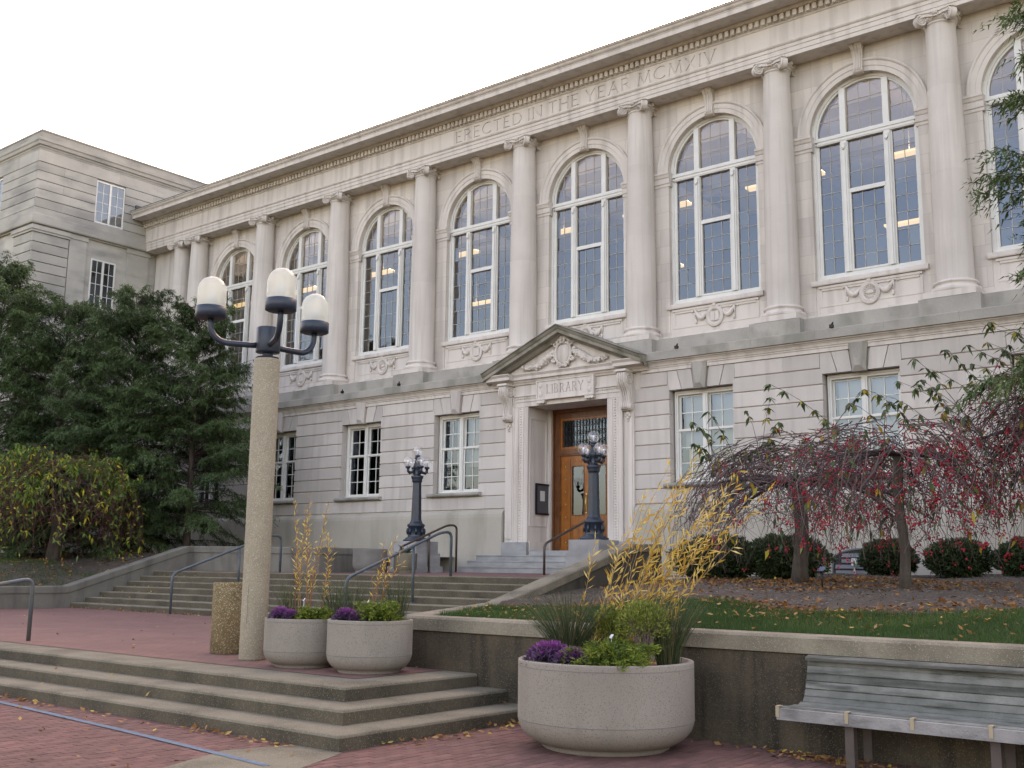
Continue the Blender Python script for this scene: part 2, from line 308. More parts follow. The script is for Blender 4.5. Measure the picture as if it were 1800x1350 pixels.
def poly_leaves(name, P, D, N, Ln, Wd, tint, material, parent=None, loc=None, droop=0.0, shape='leaf'):
    """many small leaf blades in one mesh: base points P, directions D, side vectors from N, lengths, widths"""
    P = np.asarray(P, float); D = np.asarray(D, float); n = len(P)
    D = D/np.maximum(np.linalg.norm(D, axis=1, keepdims=True), 1e-9)
    S = np.cross(D, N); S /= np.maximum(np.linalg.norm(S, axis=1, keepdims=True), 1e-9)
    Ln = np.broadcast_to(np.asarray(Ln, float), (n,))[:, None]; Wd = np.broadcast_to(np.asarray(Wd, float), (n,))[:, None]
    dz = np.array([[0, 0, -1.0]])*droop*Ln
    if shape == 'needle':
        V = np.stack([P-S*Wd/2, P+S*Wd/2, P+D*Ln+dz], 1); k = 3
    else:
        V = np.stack([P, P+D*Ln*.45+S*Wd/2+dz*.25, P+D*Ln+dz, P+D*Ln*.45-S*Wd/2+dz*.25], 1); k = 4
    return fast_mesh(name, V.reshape(-1, 3), n, k, tint, material, parent, loc)
def fast_mesh(name, V, n, k, tint, material, parent=None, loc=None):
    me = bpy.data.meshes.new(name); me.vertices.add(n*k); me.vertices.foreach_set('co', np.ascontiguousarray(V, dtype=np.float32).ravel())
    me.loops.add(n*k); me.loops.foreach_set('vertex_index', np.arange(n*k, dtype=np.int32))
    me.polygons.add(n); me.polygons.foreach_set('loop_start', np.arange(0, n*k, k, dtype=np.int32)); me.polygons.foreach_set('loop_total', np.full(n, k, dtype=np.int32))
    me.update(calc_edges=True)
    at = me.attributes.new('tint', 'FLOAT', 'FACE'); at.data.foreach_set('value', np.ascontiguousarray(tint, dtype=np.float32))
    me.materials.append(MATS[material])
    return link(name, me, parent, loc)
def twigs(name, lines, radii, material, parent=None, loc=None, n=3, tint=None):
    """many thin tapered twigs in one mesh; lines: list of point arrays"""
    vs = []; fs = []; tn = []
    for li, (pts, r) in enumerate(zip(lines, radii)):
        pts = np.asarray(pts, float); m = len(pts); T = np.gradient(pts, axis=0); T /= np.maximum(np.linalg.norm(T, axis=1, keepdims=True), 1e-9)
        a = np.cross(T, [.31, .87, .38]); a /= np.maximum(np.linalg.norm(a, axis=1, keepdims=True), 1e-9); b = np.cross(T, a)
        o = len(vs); rr = np.linspace(r[0], r[1], m)
        for i in range(m):
            for k in range(n):
                w_ = 2*math.pi*k/n; vs.append(pts[i]+a[i]*rr[i]*math.cos(w_)+b[i]*rr[i]*math.sin(w_))
        f = [(o+i*n+k, o+i*n+(k+1) % n, o+(i+1)*n+(k+1) % n, o+(i+1)*n+k) for i in range(m-1) for k in range(n)]
        fs += f; tn += [random.random() if tint is None else tint[li]]*len(f)
    me = bpy.data.meshes.new(name); me.from_pydata([tuple(v) for v in vs], [], fs)
    at = me.attributes.new('tint', 'FLOAT', 'FACE'); at.data.foreach_set('value', tn)
    me.polygons.foreach_set('use_smooth', [True]*len(fs)); me.materials.append(MATS[material]); me.update()
    return link(name, me, parent, loc)
def rnd_dirs(n):
    v = RNG.normal(size=(n, 3)); return v/np.linalg.norm(v, axis=1, keepdims=True)
U = random.uniform
# ================================================================== the library
BAY = 4.6; GH = .42418; G0 = 6.952; WW = 1.0087; LINTEL = 6.804; WSILL = 4.13
XL, XR = -24.6, 20.9
YC, YW, YE = .62, .95, .30        # column axis, upper wall face, entablature face
LOWER = [-4, -3, -2, -1, 1, 2, 3, 4]; UPPER = [-4, -3, -2, -1, 0, 1, 2, 3, 4]
lib = thing('library_building', 'long limestone library with tall arched windows between columns and carved inscription', 'building', (0, 0, 1.5))
NEAR_UP, NEAR_LOW = (0, 1, 2), (-1, 1, 2)   # windows whose panes show large enough to be picked apart
# ---- backing wall of the ground floor
def extr(poly, x0, x1): return MB().prism(poly, x0, x1, 'X')
opens = sorted([(k*BAY-WW, k*BAY+WW) for k in LOWER] + [(-2.4, 2.4)])
edges = [XL]+[e for o in opens for e in o]+[XR]
m = MB()
for i in range(0, len(edges), 2): m.box(edges[i]+.02, edges[i+1]-.02, .05, .60, 1.2, LINTEL+.02)
for k in LOWER: m.box(k*BAY-WW-.02, k*BAY+WW+.02, .052, .60, LINTEL+.022, 7.6); m.box(k*BAY-WW-.02, k*BAY+WW+.02, .052, .60, 1.2, 4.0)
for i in range(0, len(edges), 2): m.box(edges[i]+.02, edges[i+1]-.02, .05, .60, LINTEL+.02, 7.6)
m.box(-2.42, 2.42, .055, .60, 6.95, 8.4)
m.build('ground_floor_wall', 'limestone', lib)
# ---- rusticated stones, one object each (meshes shared by size)
BLK = {}
def block(x0, x1, z0, z1, mat_='block_stone', parent=lib, depth=.20, y=0.0, ch=.014):
    wd, h = round(x1-x0, 3), round(z1-z0, 3); key = (wd, h, depth, mat_)
    if key not in BLK:
        c = ch; mb = MB().prism([(0, c), (0, h-c), (c, h), (depth, h), (depth, 0), (c, 0)], 0, wd, 'X'); BLK[key] = mb.mesh('stone_block', mat_); fix_normals(BLK[key])
    return link('stone_block', BLK[key], parent, (x0, y+U(-.002, .002), z0))
def course(x0, x1, z0, z1, want, off, **kw):
    n = max(1, round((x1-x0)/want)); st = (x1-x0)/n; xs = [x0]
    for i in range(1, n): xs.append(x0+st*(i+(off if n > 1 else 0)))
    xs.append(x1)
    for a, b in zip(xs, xs[1:]): block(a+.0015, b-.0015, z0, z1, **kw)
for j in range(8):
    z1 = G0-GH*j-.013; z0 = G0-GH*(j+1)+.013
    if j < 7: spans = [(edges[i], edges[i+1]) for i in range(0, len(edges), 2)]
    else: spans = [(XL, -2.4), (2.4, XR)]
    for s0, s1 in spans:
        if s1-s0 < .2: continue
        course(s0, s1, z0, z1, 1.18, .22 if j % 2 else -.22)
# top course between the windows and the flat arches
TOPZ = 7.362
segs = [XL]+[e for k in LOWER for e in ((k*BAY-1.07), (k*BAY+1.07))]+[XR]
segs = sorted(segs+[-2.62, 2.62])
for i in range(0, len(segs), 2): course(segs[i], segs[i+1], G0+.013, TOPZ, 1.25, .15)
for k in LOWER:
    c = k*BAY
    for sgn in (-1, 1):
        def pp(pts): return [(c+sgn*x, z) for x, z in pts]
        MB().prism(pp([(.215, LINTEL-.002), (.59, LINTEL-.002), (.745, TOPZ), (.29, TOPZ)]), -.004, .2, 'Y').build('voussoir', 'block_stone', lib)
        MB().prism(pp([(.612, LINTEL), (1.006, LINTEL), (1.06, G0+.003), (1.06, TOPZ), (.768, TOPZ)]), .002, .2, 'Y').build('voussoir', 'block_stone', lib)
    km = MB(); b0, b1 = .17, .245      # keystone with a pointed, bevelled face
    z0, z1 = LINTEL-.035, 7.535
    vs = [(c-b0, 0.1, z0), (c+b0, .1, z0), (c+b1, .1, z1), (c-b1, .1, z1), (c-b0, -.07, z0), (c+b0, -.07, z0), (c+b1, -.07, z1), (c-b1, -.07, z1),
          (c-b0*.45, -.16, z0+.14), (c+b0*.45, -.16, z0+.14), (c+b1*.62, -.16, z1-.03), (c-b1*.62, -.16, z1-.03)]
    km.add(vs, [(0, 1, 5, 4), (1, 2, 6, 5), (2, 3, 7, 6), (3, 0, 4, 7), (4, 5, 9, 8), (5, 6, 10, 9), (6, 7, 11, 10), (7, 4, 8, 11), (8, 9, 10, 11)])
    km.build('keystone', 'weathered_stone' if k > 0 else 'block_stone', lib)
    for sgn in (-1, 1):
        q = [(c+sgn*.262, TOPZ+.012), (c+sgn*.30, TOPZ+.012), (c+sgn*.30, 7.53), (c+sgn*.275, 7.53)]
        MB().prism(q, -.052, .1, 'Y').build('keystone_fillet', 'limestone', lib)
# ---- plinth and belt course
PLP = [(.06, 1.2), (-.15, 1.2), (-.15, 3.30), (-.135, 3.40), (-.09, 3.47), (-.03, 3.51), (0.0, 3.545), (.06, 3.545)]
for a, b in ((XL, -2.47), (2.47, XR)):
    n = round((b-a)/2.3)
    for i in range(n):
        extr(PLP, a+(b-a)*i/n+.002, a+(b-a)*(i+1)/n-.002).build('plinth_stone', 'plinth_stone', lib)
BAND = [(.1, 7.375), (-.03, 7.375), (-.03, 7.47), (-.055, 7.485), (-.055, 7.515), (-.08, 7.53), (-.10, 7.58), (-.15, 7.63), (-.19, 7.645), (-.19, 7.675), (.1, 7.675)]
NOSE = [(.12, 7.68), (-.255, 7.68), (-.26, 7.915), (-.245, 7.935), (.12, 8.02)]
TIER = [(.95, 7.69), (.125, 7.69), (.125, 8.03), (.22, 8.04), (.22, 8.385), (.26, 8.40), (.95, 8.42)]
for a, b in ((XL, -2.66), (2.66, XR)):
    extr(BAND, a, b).build('string_moulding', 'limestone', lib)
    n = round((b-a)/1.9)
    for i in range(n): extr(NOSE, a+(b-a)*i/n+.002, a+(b-a)*(i+1)/n-.002).build('ledge_stone', 'weathered_stone', lib)
extr(TIER, XL, XR).build('ledge_parapet', 'weathered_stone', lib)
extr([(.3, 8.405), (.62, 8.43), (.95, 8.43), (.95, 8.57), (.86, 8.60), (.86, 8.43)], XL, XR).build('base_strip', 'limestone', lib)
# ---- upper wall, one piece per bay, with arched opening
SPR, AR = 13.80, 1.49; UTOP = 16.40; YG = 1.16
def bay_wall(c):
    b = MB(); h = BAY/2; n = 28; y0, y1 = YW, 1.62
    b.box(c-h+.001, c-AR, y0, y1, 8.4, SPR); b.box(c+AR, c+h-.001, y0, y1, 8.4, SPR)
    arc = [(c-AR*math.cos(math.pi*i/n), SPR+AR*math.sin(math.pi*i/n)) for i in range(n+1)]
    xs = [p[0] for p in arc]
    for i in range(n):
        (xa, za), (xb, zb) = arc[i], arc[i+1]
        b.add([(xa, y0, za), (xb, y0, zb), (xb, y0, UTOP), (xa, y0, UTOP), (xa, y1, za), (xb, y1, zb)], [(0, 1, 2, 3), (0, 4, 5, 1)])
    b.add([(c-h, y0, SPR), (c-AR, y0, SPR), (c-AR, y0, UTOP), (c-h, y0, UTOP)], [(0, 1, 2, 3)])
    b.add([(c+AR, y0, SPR), (c+h, y0, SPR), (c+h, y0, UTOP), (c+AR, y0, UTOP)], [(0, 1, 2, 3)])
    return b
def ashlar(b):  # fine flush joints of the upper masonry
    return b
for k in UPPER:
    c = k*BAY
    bay_wall(c).build('bay_wall', 'ashlar_stone', lib)
    # apron under the window: panel with recessed field
    MB().box(c-AR-.002, c+AR+.002, YW+.03, YW+.4, 8.4, 9.50).build('apron_panel', 'limestone', lib)
    p = MB()
    for s in (-1, 1): p.box(c+s*1.36-.04, c+s*1.36+.04, YW+.015, YW+.05, 8.82, 9.33)
    p.box(c-1.318, c+1.318, YW+.0155, YW+.05, 8.82, 8.87); p.box(c-1.318, c+1.318, YW-.005, YW+.05, 9.27, 9.335); p.box(c-1.4, c+1.4, YW-.03, YW+.05, 9.335, 9.40)
    p.build('apron_moulding', 'limestone', lib)
    extr([(YW+.4, 9.42), (YW-.075, 9.42), (YW-.09, 9.45), (YW-.09, 9.535), (YW-.07, 9.56), (YW+.4, 9.60)], c-AR-.09, c+AR+.09).build('window_sill', 'limestone', lib)
    # archivolt
    prof = [(1.49, .004), (1.49, -.03), (1.62, -.03), (1.63, -.05), (1.76, -.05), (1.775, -.075), (1.80, -.095), (1.83, -.095), (1.845, -.075), (1.85, .004)]
    n = 36; vs = []; np_ = len(prof)
    for i in range(n+1):
        a = math.pi*i/n
        for r, y in prof: vs.append((c-r*math.cos(a), YW+y, SPR+r*math.sin(a)))
    MB().add(vs, [(i*np_+q, i*np_+q+1, (i+1)*np_+q+1, (i+1)*np_+q) for i in range(n) for q in range(np_-1)]).build('archivolt', 'limestone', lib)
    # impost blocks
    for s in (-1, 1):
        a, b = sorted((c+s*(AR-.05), c+s*(BAY/2-.30)))
        im = MB()
        IP = [(YW+.1, 13.34), (YW-.02, 13.34), (YW-.02, 13.42), (YW-.05, 13.44), (YW-.05, 13.60), (YW-.075, 13.62), (YW-.10, 13.70), (YW-.125, 13.72), (YW-.125, 13.79), (YW+.1, 13.79)]
        im.prism(IP, a, b, 'X')
        x0, x1 = sorted((c+s*(AR-.05), c+s*(AR+.1)))
        im.box(x0, x1, YW+.1, YG-.02, 13.60, 13.79); im.box(c+s*(AR-.02) if s < 0 else c+AR-.02, (c+s*(AR-.02))+.1 if s > 0 else c-AR+.02, YW+.1, YG-.02, 13.34, 13.60)
        im.build('impost', 'limestone', lib)
    # scrolled keystone
    def scroll_key(c):
        b = MB(); pr = [(.05, 15.24), (-.10, 15.24), (-.145, 15.30), (-.14, 15.40), (-.115, 15.55), (-.12, 15.72), (-.17, 15.86), (-.25, 15.95), (-.29, 16.04), (-.28, 16.13), (-.22, 16.19), (.05, 16.19)]
        pr = [(YW+y, z) for y, z in pr]
        for i, (w0, dy) in enumerate(((.17, 0), )):
            n = len(pr); wl = [.115+.05*(z-15.24)/.95 for y, z in pr]
            vs = [(c-wl[i], *pr[i]) for i in range(n)]+[(c+wl[i], *pr[i]) for i in range(n)]
            b.add(vs, [tuple(range(n)), tuple(range(n, 2*n))]+[(i, (i+1) % n, n+(i+1) % n, n+i) for i in range(n)])
        for xo in (-.075, 0, .075):
            b.tube([(c+xo*(.8+.4*(z-15.24)/.95), y-.006, z) for y, z in pr[2:11]], .024, 5)
        b.box(c-.20, c+.20, YW-.30, YW+.05, 16.195, 16.24); b.box(c-.23, c+.23, YW-.33, YW+.05, 16.242, 16.30)
        b.tube([(c-.175, YW-.22, 16.06), (c+.175, YW-.22, 16.06)], .085, 10)
        b.tube([(c-.13, YW-.10, 15.30), (c+.13, YW-.10, 15.30)], .05, 10)
        return b
    scroll_key(c).build('scroll_keystone', 'limestone', lib)
# left end bay: flat wall with a square-headed window
MB().box(XL, -23.05, YW, 1.6, 8.4, UTOP).box(-22.45, -20.701, YW, 1.6, 8.4, UTOP).box(-23.05, -22.45, YW+.002, 1.6, 15.2, UTOP).box(-23.05, -22.45, YW+.002, 1.6, 8.4, 12.6).build('end_bay_wall', 'limestone', lib)
# ---- medallions
def medallion(c, kind):
    z = 9.05; y = YW+.03; b = MB()
    b.lathe([(.17, 0), (.30, 0), (.31, -.04), (.285, -.075), (.25, -.05), (.225, -.075), (.20, -.05), (.17, -.01)], 28, cap=False)
    b.v = [(c+px*.93, y+pz, z+py*1.05) for px, py, pz in b.v]
    if kind == 0:   # open book
        b.prism([(c-.13, z-.12), (c-.005, z-.15), (c-.005, z+.13), (c-.13, z+.15)], y-.045, y, 'Y'); b.prism([(c+.13, z-.12), (c+.005, z-.15), (c+.005, z+.13), (c+.13, z+.15)], y-.045, y, 'Y')
        for s in (-1, 1):
            b.tube([(c+s*.14, y-.02, z-.15), (c+s*.15, y-.02, z+.14)], .013, 4)
        b.tube([(c-.12, y-.02, z-.16), (c, y-.02, z-.185), (c+.12, y-.02, z-.16)], .014, 4)
    else:           # rays round a small hull
        for i in range(16):
            a = 2*math.pi*i/16; b.tube([(c+.11*math.cos(a), y-.02, z+.11*math.sin(a)), (c+.18*math.cos(a), y-.02, z+.19*math.sin(a))], .016, 4)
        b.ball((c, y-.01, z), .10, 10, 6, (1.15, .4, .5))
    b.box(c-.05, c+.05, y-.09, y, z+.30, z+.37)
    for s in (-1, 1):   # garlands, ribbons and tassels
        pts = []; rr = []
        for i in range(9):
            t = i/8; pts.append((c+s*(.27+.36*t), y-.035, z+.14-.20*math.sin(math.pi*t)*(1-.15*t)+.08*t)); rr.append(.025+.055*math.sin(math.pi*t))
        b.tube(pts, rr, 6)
        for i in range(14):
            t = U(.15, .85); b.ball((c+s*(.27+.36*t), y-.06+U(-.02, .02), z+.14-.20*math.sin(math.pi*t)*(1-.15*t)+.08*t+U(-.05, .05)), U(.018, .032), 6, 4)
        b.tube([(c+s*.63, y-.03, z+.24), (c+s*.645, y-.04, z+.10), (c+s*.62, y-.03, z-.02)], [.03, .02, .015], 5)
        b.ball((c+s*.62, y-.03, z-.09), .05, 8, 6, (.75, .6, 1.6))
        b.tube([(c+s*.60, y-.03, z+.23), (c+s*.68, y-.03, z+.27), (c+s*.74, y-.03, z+.20), (c+s*.79, y-.02, z+.26)], [.03, .028, .022, .01], 5)
        b.tube([(c+s*.40, y-.02, z+.26), (c+s*.50, y-.03, z+.21), (c+s*.60, y-.03, z+.25)], .018, 4)
    return b
for k in range(-4, 4): medallion(k*BAY, 0 if k % 2 else 1).build('medallion', 'limestone', lib)
# ---- columns: shaft > capital, base
def column_meshes():
    sh = []
    for i in range(13):
        t = i/12; r = .452-(.452-.372)*max(0, (t-.28)/.72)**1.5; sh.append((r, 8.90+(15.70-8.90)*t))
    sh = [(.475, 8.86), (.46, 8.875)]+sh+[(.378, 15.72), (.405, 15.735), (.41, 15.76), (.395, 15.775), (.375, 15.78), (.375, 15.80)]
    cuts = [0, 7, 11, len(sh)-1]; s = [MB().lathe(sh[a:b+1], 40, cap=False) for a, b in zip(cuts, cuts[1:])]
    ba = MB().lathe([(.50, 8.56), (.57, 8.565), (.60, 8.60), (.605, 8.64), (.59, 8.685), (.555, 8.70), (.545, 8.71), (.50, 8.735), (.50, 8.77), (.52, 8.785), (.545, 8.80), (.548, 8.83), (.53, 8.855), (.48, 8.862)], 36)
    ba.box(-.63, .63, -.62, .62, 8.405, 8.558)
    cp = MB().lathe([(.375, 15.79), (.42, 15.82), (.455, 15.88), (.45, 15.92), (.41, 15.94)], 24)
    for i in range(22):
        a = 2*math.pi*i/22; cp.ball((.435*math.cos(a), .435*math.sin(a), 15.875), .045, 6, 5, (.8, .8, 1.1))
    ab = []   # concave abacus
    for q in range(4):
        a0 = math.pi/4+q*math.pi/2
        for t in (-.10, .10): ab.append((.66*math.cos(a0+t), .66*math.sin(a0+t)))
        a1 = a0+math.pi/4; ab.append((.435*math.cos(a1-.25), .435*math.sin(a1-.25))); ab.append((.435*math.cos(a1+.25), .435*math.sin(a1+.25)))
    cp.prism(ab, 16.015, 16.042, 'Z'); cp.prism([(x*.93, y*.93) for x, y in ab], 15.93, 16.013, 'Z')
    for q in range(4):      # diagonal volutes
        a = math.pi/4+q*math.pi/2; u = Vector((math.cos(a), math.sin(a), 0)); wv = Vector((-u.y, u.x, 0)); cz = 15.845; ro = .155; c0 = u*.545
        def pt(th, r, off): return c0+u*(r*math.cos(th))+Vector((0, 0, 1))*(r*math.sin(th))+wv*off+Vector((0, 0, cz))
        sp = []; rr = []
        for i in range(42):
            th = math.pi*.75-i*.40; r = ro*(1-i/46.0); sp.append((th, r)); rr.append(.030*(1-i/60.0))
        for off in (-.075, .075): cp.tube([pt(th, r, off) for th, r in sp], rr, 5)
        dsk = [pt(2*math.pi*i/18, ro*.92, -.065) for i in range(18)]+[pt(2*math.pi*i/18, ro*.92, .065) for i in range(18)]
        cp.add(dsk, [tuple(range(18)), tuple(range(18, 36))]+[(i, (i+1) % 18, 18+(i+1) % 18, 18+i) for i in range(18)])
        cp.tube([c0+Vector((0, 0, cz+.12)), u*.46+Vector((0, 0, 15.99)), u*.36+Vector((0, 0, 16.0))], .05, 6)
        f = Vector((math.cos(a+math.pi/4), math.sin(a+math.pi/4), 0))   # flower on the abacus and little swag
        cp.ball(tuple(f*.45+Vector((0, 0, 15.99))), .075, 8, 6); cp.ball(tuple(f*.47+Vector((0, 0, 16.03))), .045, 6, 5)
        g = Vector((-f.y, f.x, 0))
        cp.tube([tuple(f*(.44+.03*math.cos(t*1.5))+g*(t*.2)+Vector((0, 0, 15.93-.055*math.cos(t*1.5)))) for t in (-1, -.6, -.2, .2, .6, 1)], .026, 5)
    return [q.mesh('shaft_drum', 'drum_stone') for q in s], ba.mesh('column_base', 'limestone'), cp.mesh('capital', 'limestone')
cm = column_meshes()
for q in cm[0]+[cm[1], cm[2]]: fix_normals(q)
for x in [-21.97]+[(k+.5)*BAY for k in range(-5, 5)]:
    s = link('column', None, lib, (x, YC, 8.4)); s.empty_display_size = .1
    for q in cm[0]: link('shaft_drum', q, s, (x, YC, 0))
    link('column_base', cm[1], s, (x, YC, 0)); link('capital', cm[2], s, (x, YC, 0))
    if x > -21: MB().box(x-.74, x+.74, -.03, .225, 7.985, 8.388).build('pedestal_block', 'weathered_stone', lib)
    else: MB().box(x-.74, x+.52, -.03, .225, 7.985, 8.388).build('pedestal_block', 'weathered_stone', lib)
# ---- entablature
ARCH = [(1.6, 16.045), (YE, 16.045), (YE, 16.16), (YE-.02, 16.165), (YE-.02, 16.30), (YE-.04, 16.305), (YE-.04, 16.40), (YE-.07, 16.42), (YE-.09, 16.455), (YE-.09, 16.475), (1.6, 16.475)]
extr(ARCH, XL, XR).build('architrave', 'limestone', lib)
# stroke letters, cut into the frieze
TH, TN = .115, .07
def arcp(cx, cy, r, a0, a1, n=10, ry=None): return [(cx+r*math.cos(math.radians(a0+(a1-a0)*i/n)), cy+(ry or r)*math.sin(math.radians(a0+(a1-a0)*i/n))) for i in range(n+1)]
GLY = {
 'E': (.56, [([(.06, 0), (.06, 1)], 1), ([(0, .97), (.52, .97)], 0), ([(.06, .52), (.42, .52)], 0), ([(0, .03), (.56, .03)], 0)]),
 'R': (.66, [([(.06, 0), (.06, 1)], 1), ([(0, .97), (.25, .97)]+arcp(.27, .735, .235, 90, -90, 8)+[(.06, .5)], 0), ([(.28, .5), (.64, 0)], 1)]),
 'C': (.80, [(arcp(.46, .5, .44, 42, 318, 16, .48), 1)]),
 'T': (.66, [([(.33, 0), (.33, 1)], 1), ([(0, .97), (.66, .97)], 0)]),
 'D': (.80, [([(.06, 0), (.06, 1)], 1), ([(0, .97), (.2, .97)]+arcp(.3, .5, .45, 90, -90, 12, .47)+[(0, .03)], 0)]),
 'I': (.14, [([(.07, 0), (.07, 1)], 1)]),
 'N': (.80, [([(.06, 0), (.06, 1)], 0), ([(.04, 1), (.76, 0)], 1), ([(.74, 0), (.74, 1)], 0)]),
 'H': (.76, [([(.06, 0), (.06, 1)], 1), ([(.70, 0), (.70, 1)], 1), ([(.06, .52), (.7, .52)], 0)]),
 'Y': (.74, [([(.02, 1), (.37, .48)], 1), ([(.72, 1), (.37, .48)], 0), ([(.37, .5), (.37, 0)], 1)]),
 'A': (.78, [([(.03, 0), (.40, 1)], 0), ([(.38, 1), (.75, 0)], 1), ([(.16, .36), (.62, .36)], 0)]),
 'M': (.94, [([(.04, 0), (.15, 1)], 0), ([(.14, 1), (.47, .04)], 1), ([(.47, .04), (.80, 1)], 0), ([(.79, 1), (.90, 0)], 1)]),
 'X': (.72, [([(.03, 1), (.69, 0)], 1), ([(.04, 0), (.67, 1)], 0)]),
 'V': (.74, [([(.02, 1), (.38, 0)], 1), ([(.36, 0), (.72, 1)], 0)]),
 'L': (.54, [([(.06, 0), (.06, 1)], 1), ([(0, .03), (.54, .03)], 0)]),
 'B': (.62, [([(.06, 0), (.06, 1)], 1), ([(0, .97), (.25, .97)]+arcp(.27, .75, .22, 90, -90, 8)+[(.06, .53)], 0), ([(.06, .51), (.28, .51)]+arcp(.3, .27, .24, 90, -90, 8)+[(0, .03)], 0)]),
}
def letter_mesh(text, x0, x1, z0, z1, y0, y1, space=.55, gap=.22):
    tot = sum(space if ch == ' ' else GLY[ch][0] for ch in text)+gap*sum(1 for a, b in zip(text, text[1:]) if a != ' ' and b != ' ')
    sx = (x1-x0)/tot; h = z1-z0; x = x0; out = []; k = 0
    for i, ch in enumerate(text):
        if ch == ' ': x += space*sx; continue
        wd, st = GLY[ch]
        for pts, thick in st:
            tw = (TH if thick else TN)*h*.5
            P = [Vector((x+px*sx, z0+pz*h)) for px, pz in pts]
            le = []; ri = []
            for q in range(len(P)):
                t = (P[min(q+1, len(P)-1)]-P[max(q-1, 0)]); t.normalize(); nrm = Vector((-t.y, t.x)); le.append(P[q]+nrm*tw); ri.append(P[q]-nrm*tw)
            k += 1
            ya = y0-.0007*(k % 9); yb = y1-.0011*(k % 11); P[0] = P[0]-(P[1]-P[0]).normalized()*(.0006*(k%7)); P[-1] = P[-1]+(P[-1]-P[-2]).normalized()*(.0006*(k%5))
            poly = [tuple(p) for p in le]+[tuple(p) for p in ri[::-1]]
            n = len(P)
            vs = [(u, ya, v) for u, v in poly]+[(u, yb, v) for u, v in poly]; m2 = 2*n; fs = []
            for q in range(n-1):
                fs += [(q, q+1, m2-2-q, m2-1-q), (m2+q, m2+q+1, m2+m2-2-q, m2+m2-1-q)]
            fs += [(q, (q+1) % m2, m2+(q+1) % m2, m2+q) for q in range(m2)]
            out.append(MB().add(vs, fs))
            if len(P) == 2 and abs(P[0].x-P[1].x) < .75*abs(P[0].y-P[1].y):     # serifs
                for e in P:
                    if e.y < z0+.02*h or e.y > z1-.02*h:
                        k += 1; sgn = 1 if e.y < z0+.5*h else -1
                        za, zb = sorted((e.y-sgn*.0007*(k%6+1), e.y+sgn*.045*h)); out.append(MB().box(e.x-.115*h, e.x+.115*h, y0-.0007*(k % 9), y1-.0011*(k % 11), za, zb))
        x += wd*sx
        if i+1 < len(text) and text[i+1] != ' ': x += gap*sx
    return out
def carved(name, slab, strokes, material, parent):
    """cut the strokes into the slab one after another"""
    a = slab.build(name, material, parent); cu = link('cutter', strokes[0].mesh('cutter', material))
    md = a.modifiers.new('cut', 'BOOLEAN'); md.object = cu; md.operation = 'DIFFERENCE'; md.solver = 'EXACT'
    def vol(me): bm = bmesh.new(); bm.from_mesh(me); v = bm.calc_volume(); bm.free(); return v
    v0 = vol(a.data)
    for st in strokes:
        for tr in range(6):   # a cut that fails is tried again a hair's breadth away
            cu.location = (.0009*tr*(-1)**tr, -.0007*tr, .0008*tr); me = st.mesh('cutter', material); fix_normals(me); cu.data = me
            bpy.context.view_layer.update(); dg = bpy.context.evaluated_depsgraph_get(); new = bpy.data.meshes.new_from_object(a.evaluated_get(dg)); v1 = vol(new)
            if v0*.985 < v1 < v0-1e-7: a.data = new; v0 = v1; break
    a.modifiers.clear(); bpy.data.objects.remove(cu); return a
FZ0, FZ1 = 16.478, 17.09
MB().box(XL, -5.6, YE, 1.6, FZ0, FZ1).build('frieze', 'limestone', lib); MB().box(5.6, XR, YE, 1.6, FZ0, FZ1).build('frieze', 'limestone', lib)
carved('frieze_inscription', MB().box(-5.598, 5.598, YE, 1.6, FZ0, FZ1), letter_mesh('ERECTED IN THE YEAR MCMXIV', -5.15, 5.15, 16.575, 16.985, YE+.032, YE-.05), 'limestone', lib)
BEDM = [(1.6, 17.095), (YE-.01, 17.095), (YE-.03, 17.115), (YE-.03, 17.14), (YE-.05, 17.15), (YE-.05, 17.345), (YE-.16, 17.35), (YE-.19, 17.37), (YE-.22, 17.42), (YE-.22, 17.445), (1.6, 17.445)]
extr(BEDM, XL, XR).build('bed_moulding', 'limestone', lib)
d = MB(); x = XL+.03
while x < XR-.1: d.box(x, x+.115, YE-.155, YE-.04, 17.165, 17.335); x += .193
stuff(d.build('dentils', 'limestone', lib))
CORN = [(1.6, 17.448), (-.44, 17.448), (-.46, 17.435), (-.46, 17.57), (-.475, 17.58), (-.475, 17.605), (-.50, 17.615), (-.535, 17.65), (-.555, 17.70), (-.60, 17.73), (-.60, 17.76), (.2, 17.80), (1.6, 17.80)]
extr(CORN, XL-.0, XR).build('cornice', 'limestone', lib)
rf = extr([(-.615, 17.764), (-.615, 17.785), (.3, 17.86), (8.0, 20.2), (8.0, 17.764)], XL, XR).build('roof', 'copper_roof', lib)
for i in range(6):   # stepped flashing against the wing
    y = -.35+i*.62; z = 17.83+max(0, (y-.3))*.30
    MB().box(XL+.02, XL+.10, y, y+.60, z-.1, z+.30+.02*(i % 2)).build('flashing', 'copper_roof', rf)
MB().box(XL, XR, 12.5, 13, 1.2, 17.7).box(XR-.3, XR, 1.7, 12.4, 1.2, 17.7).build('rear_wall', 'limestone', lib)
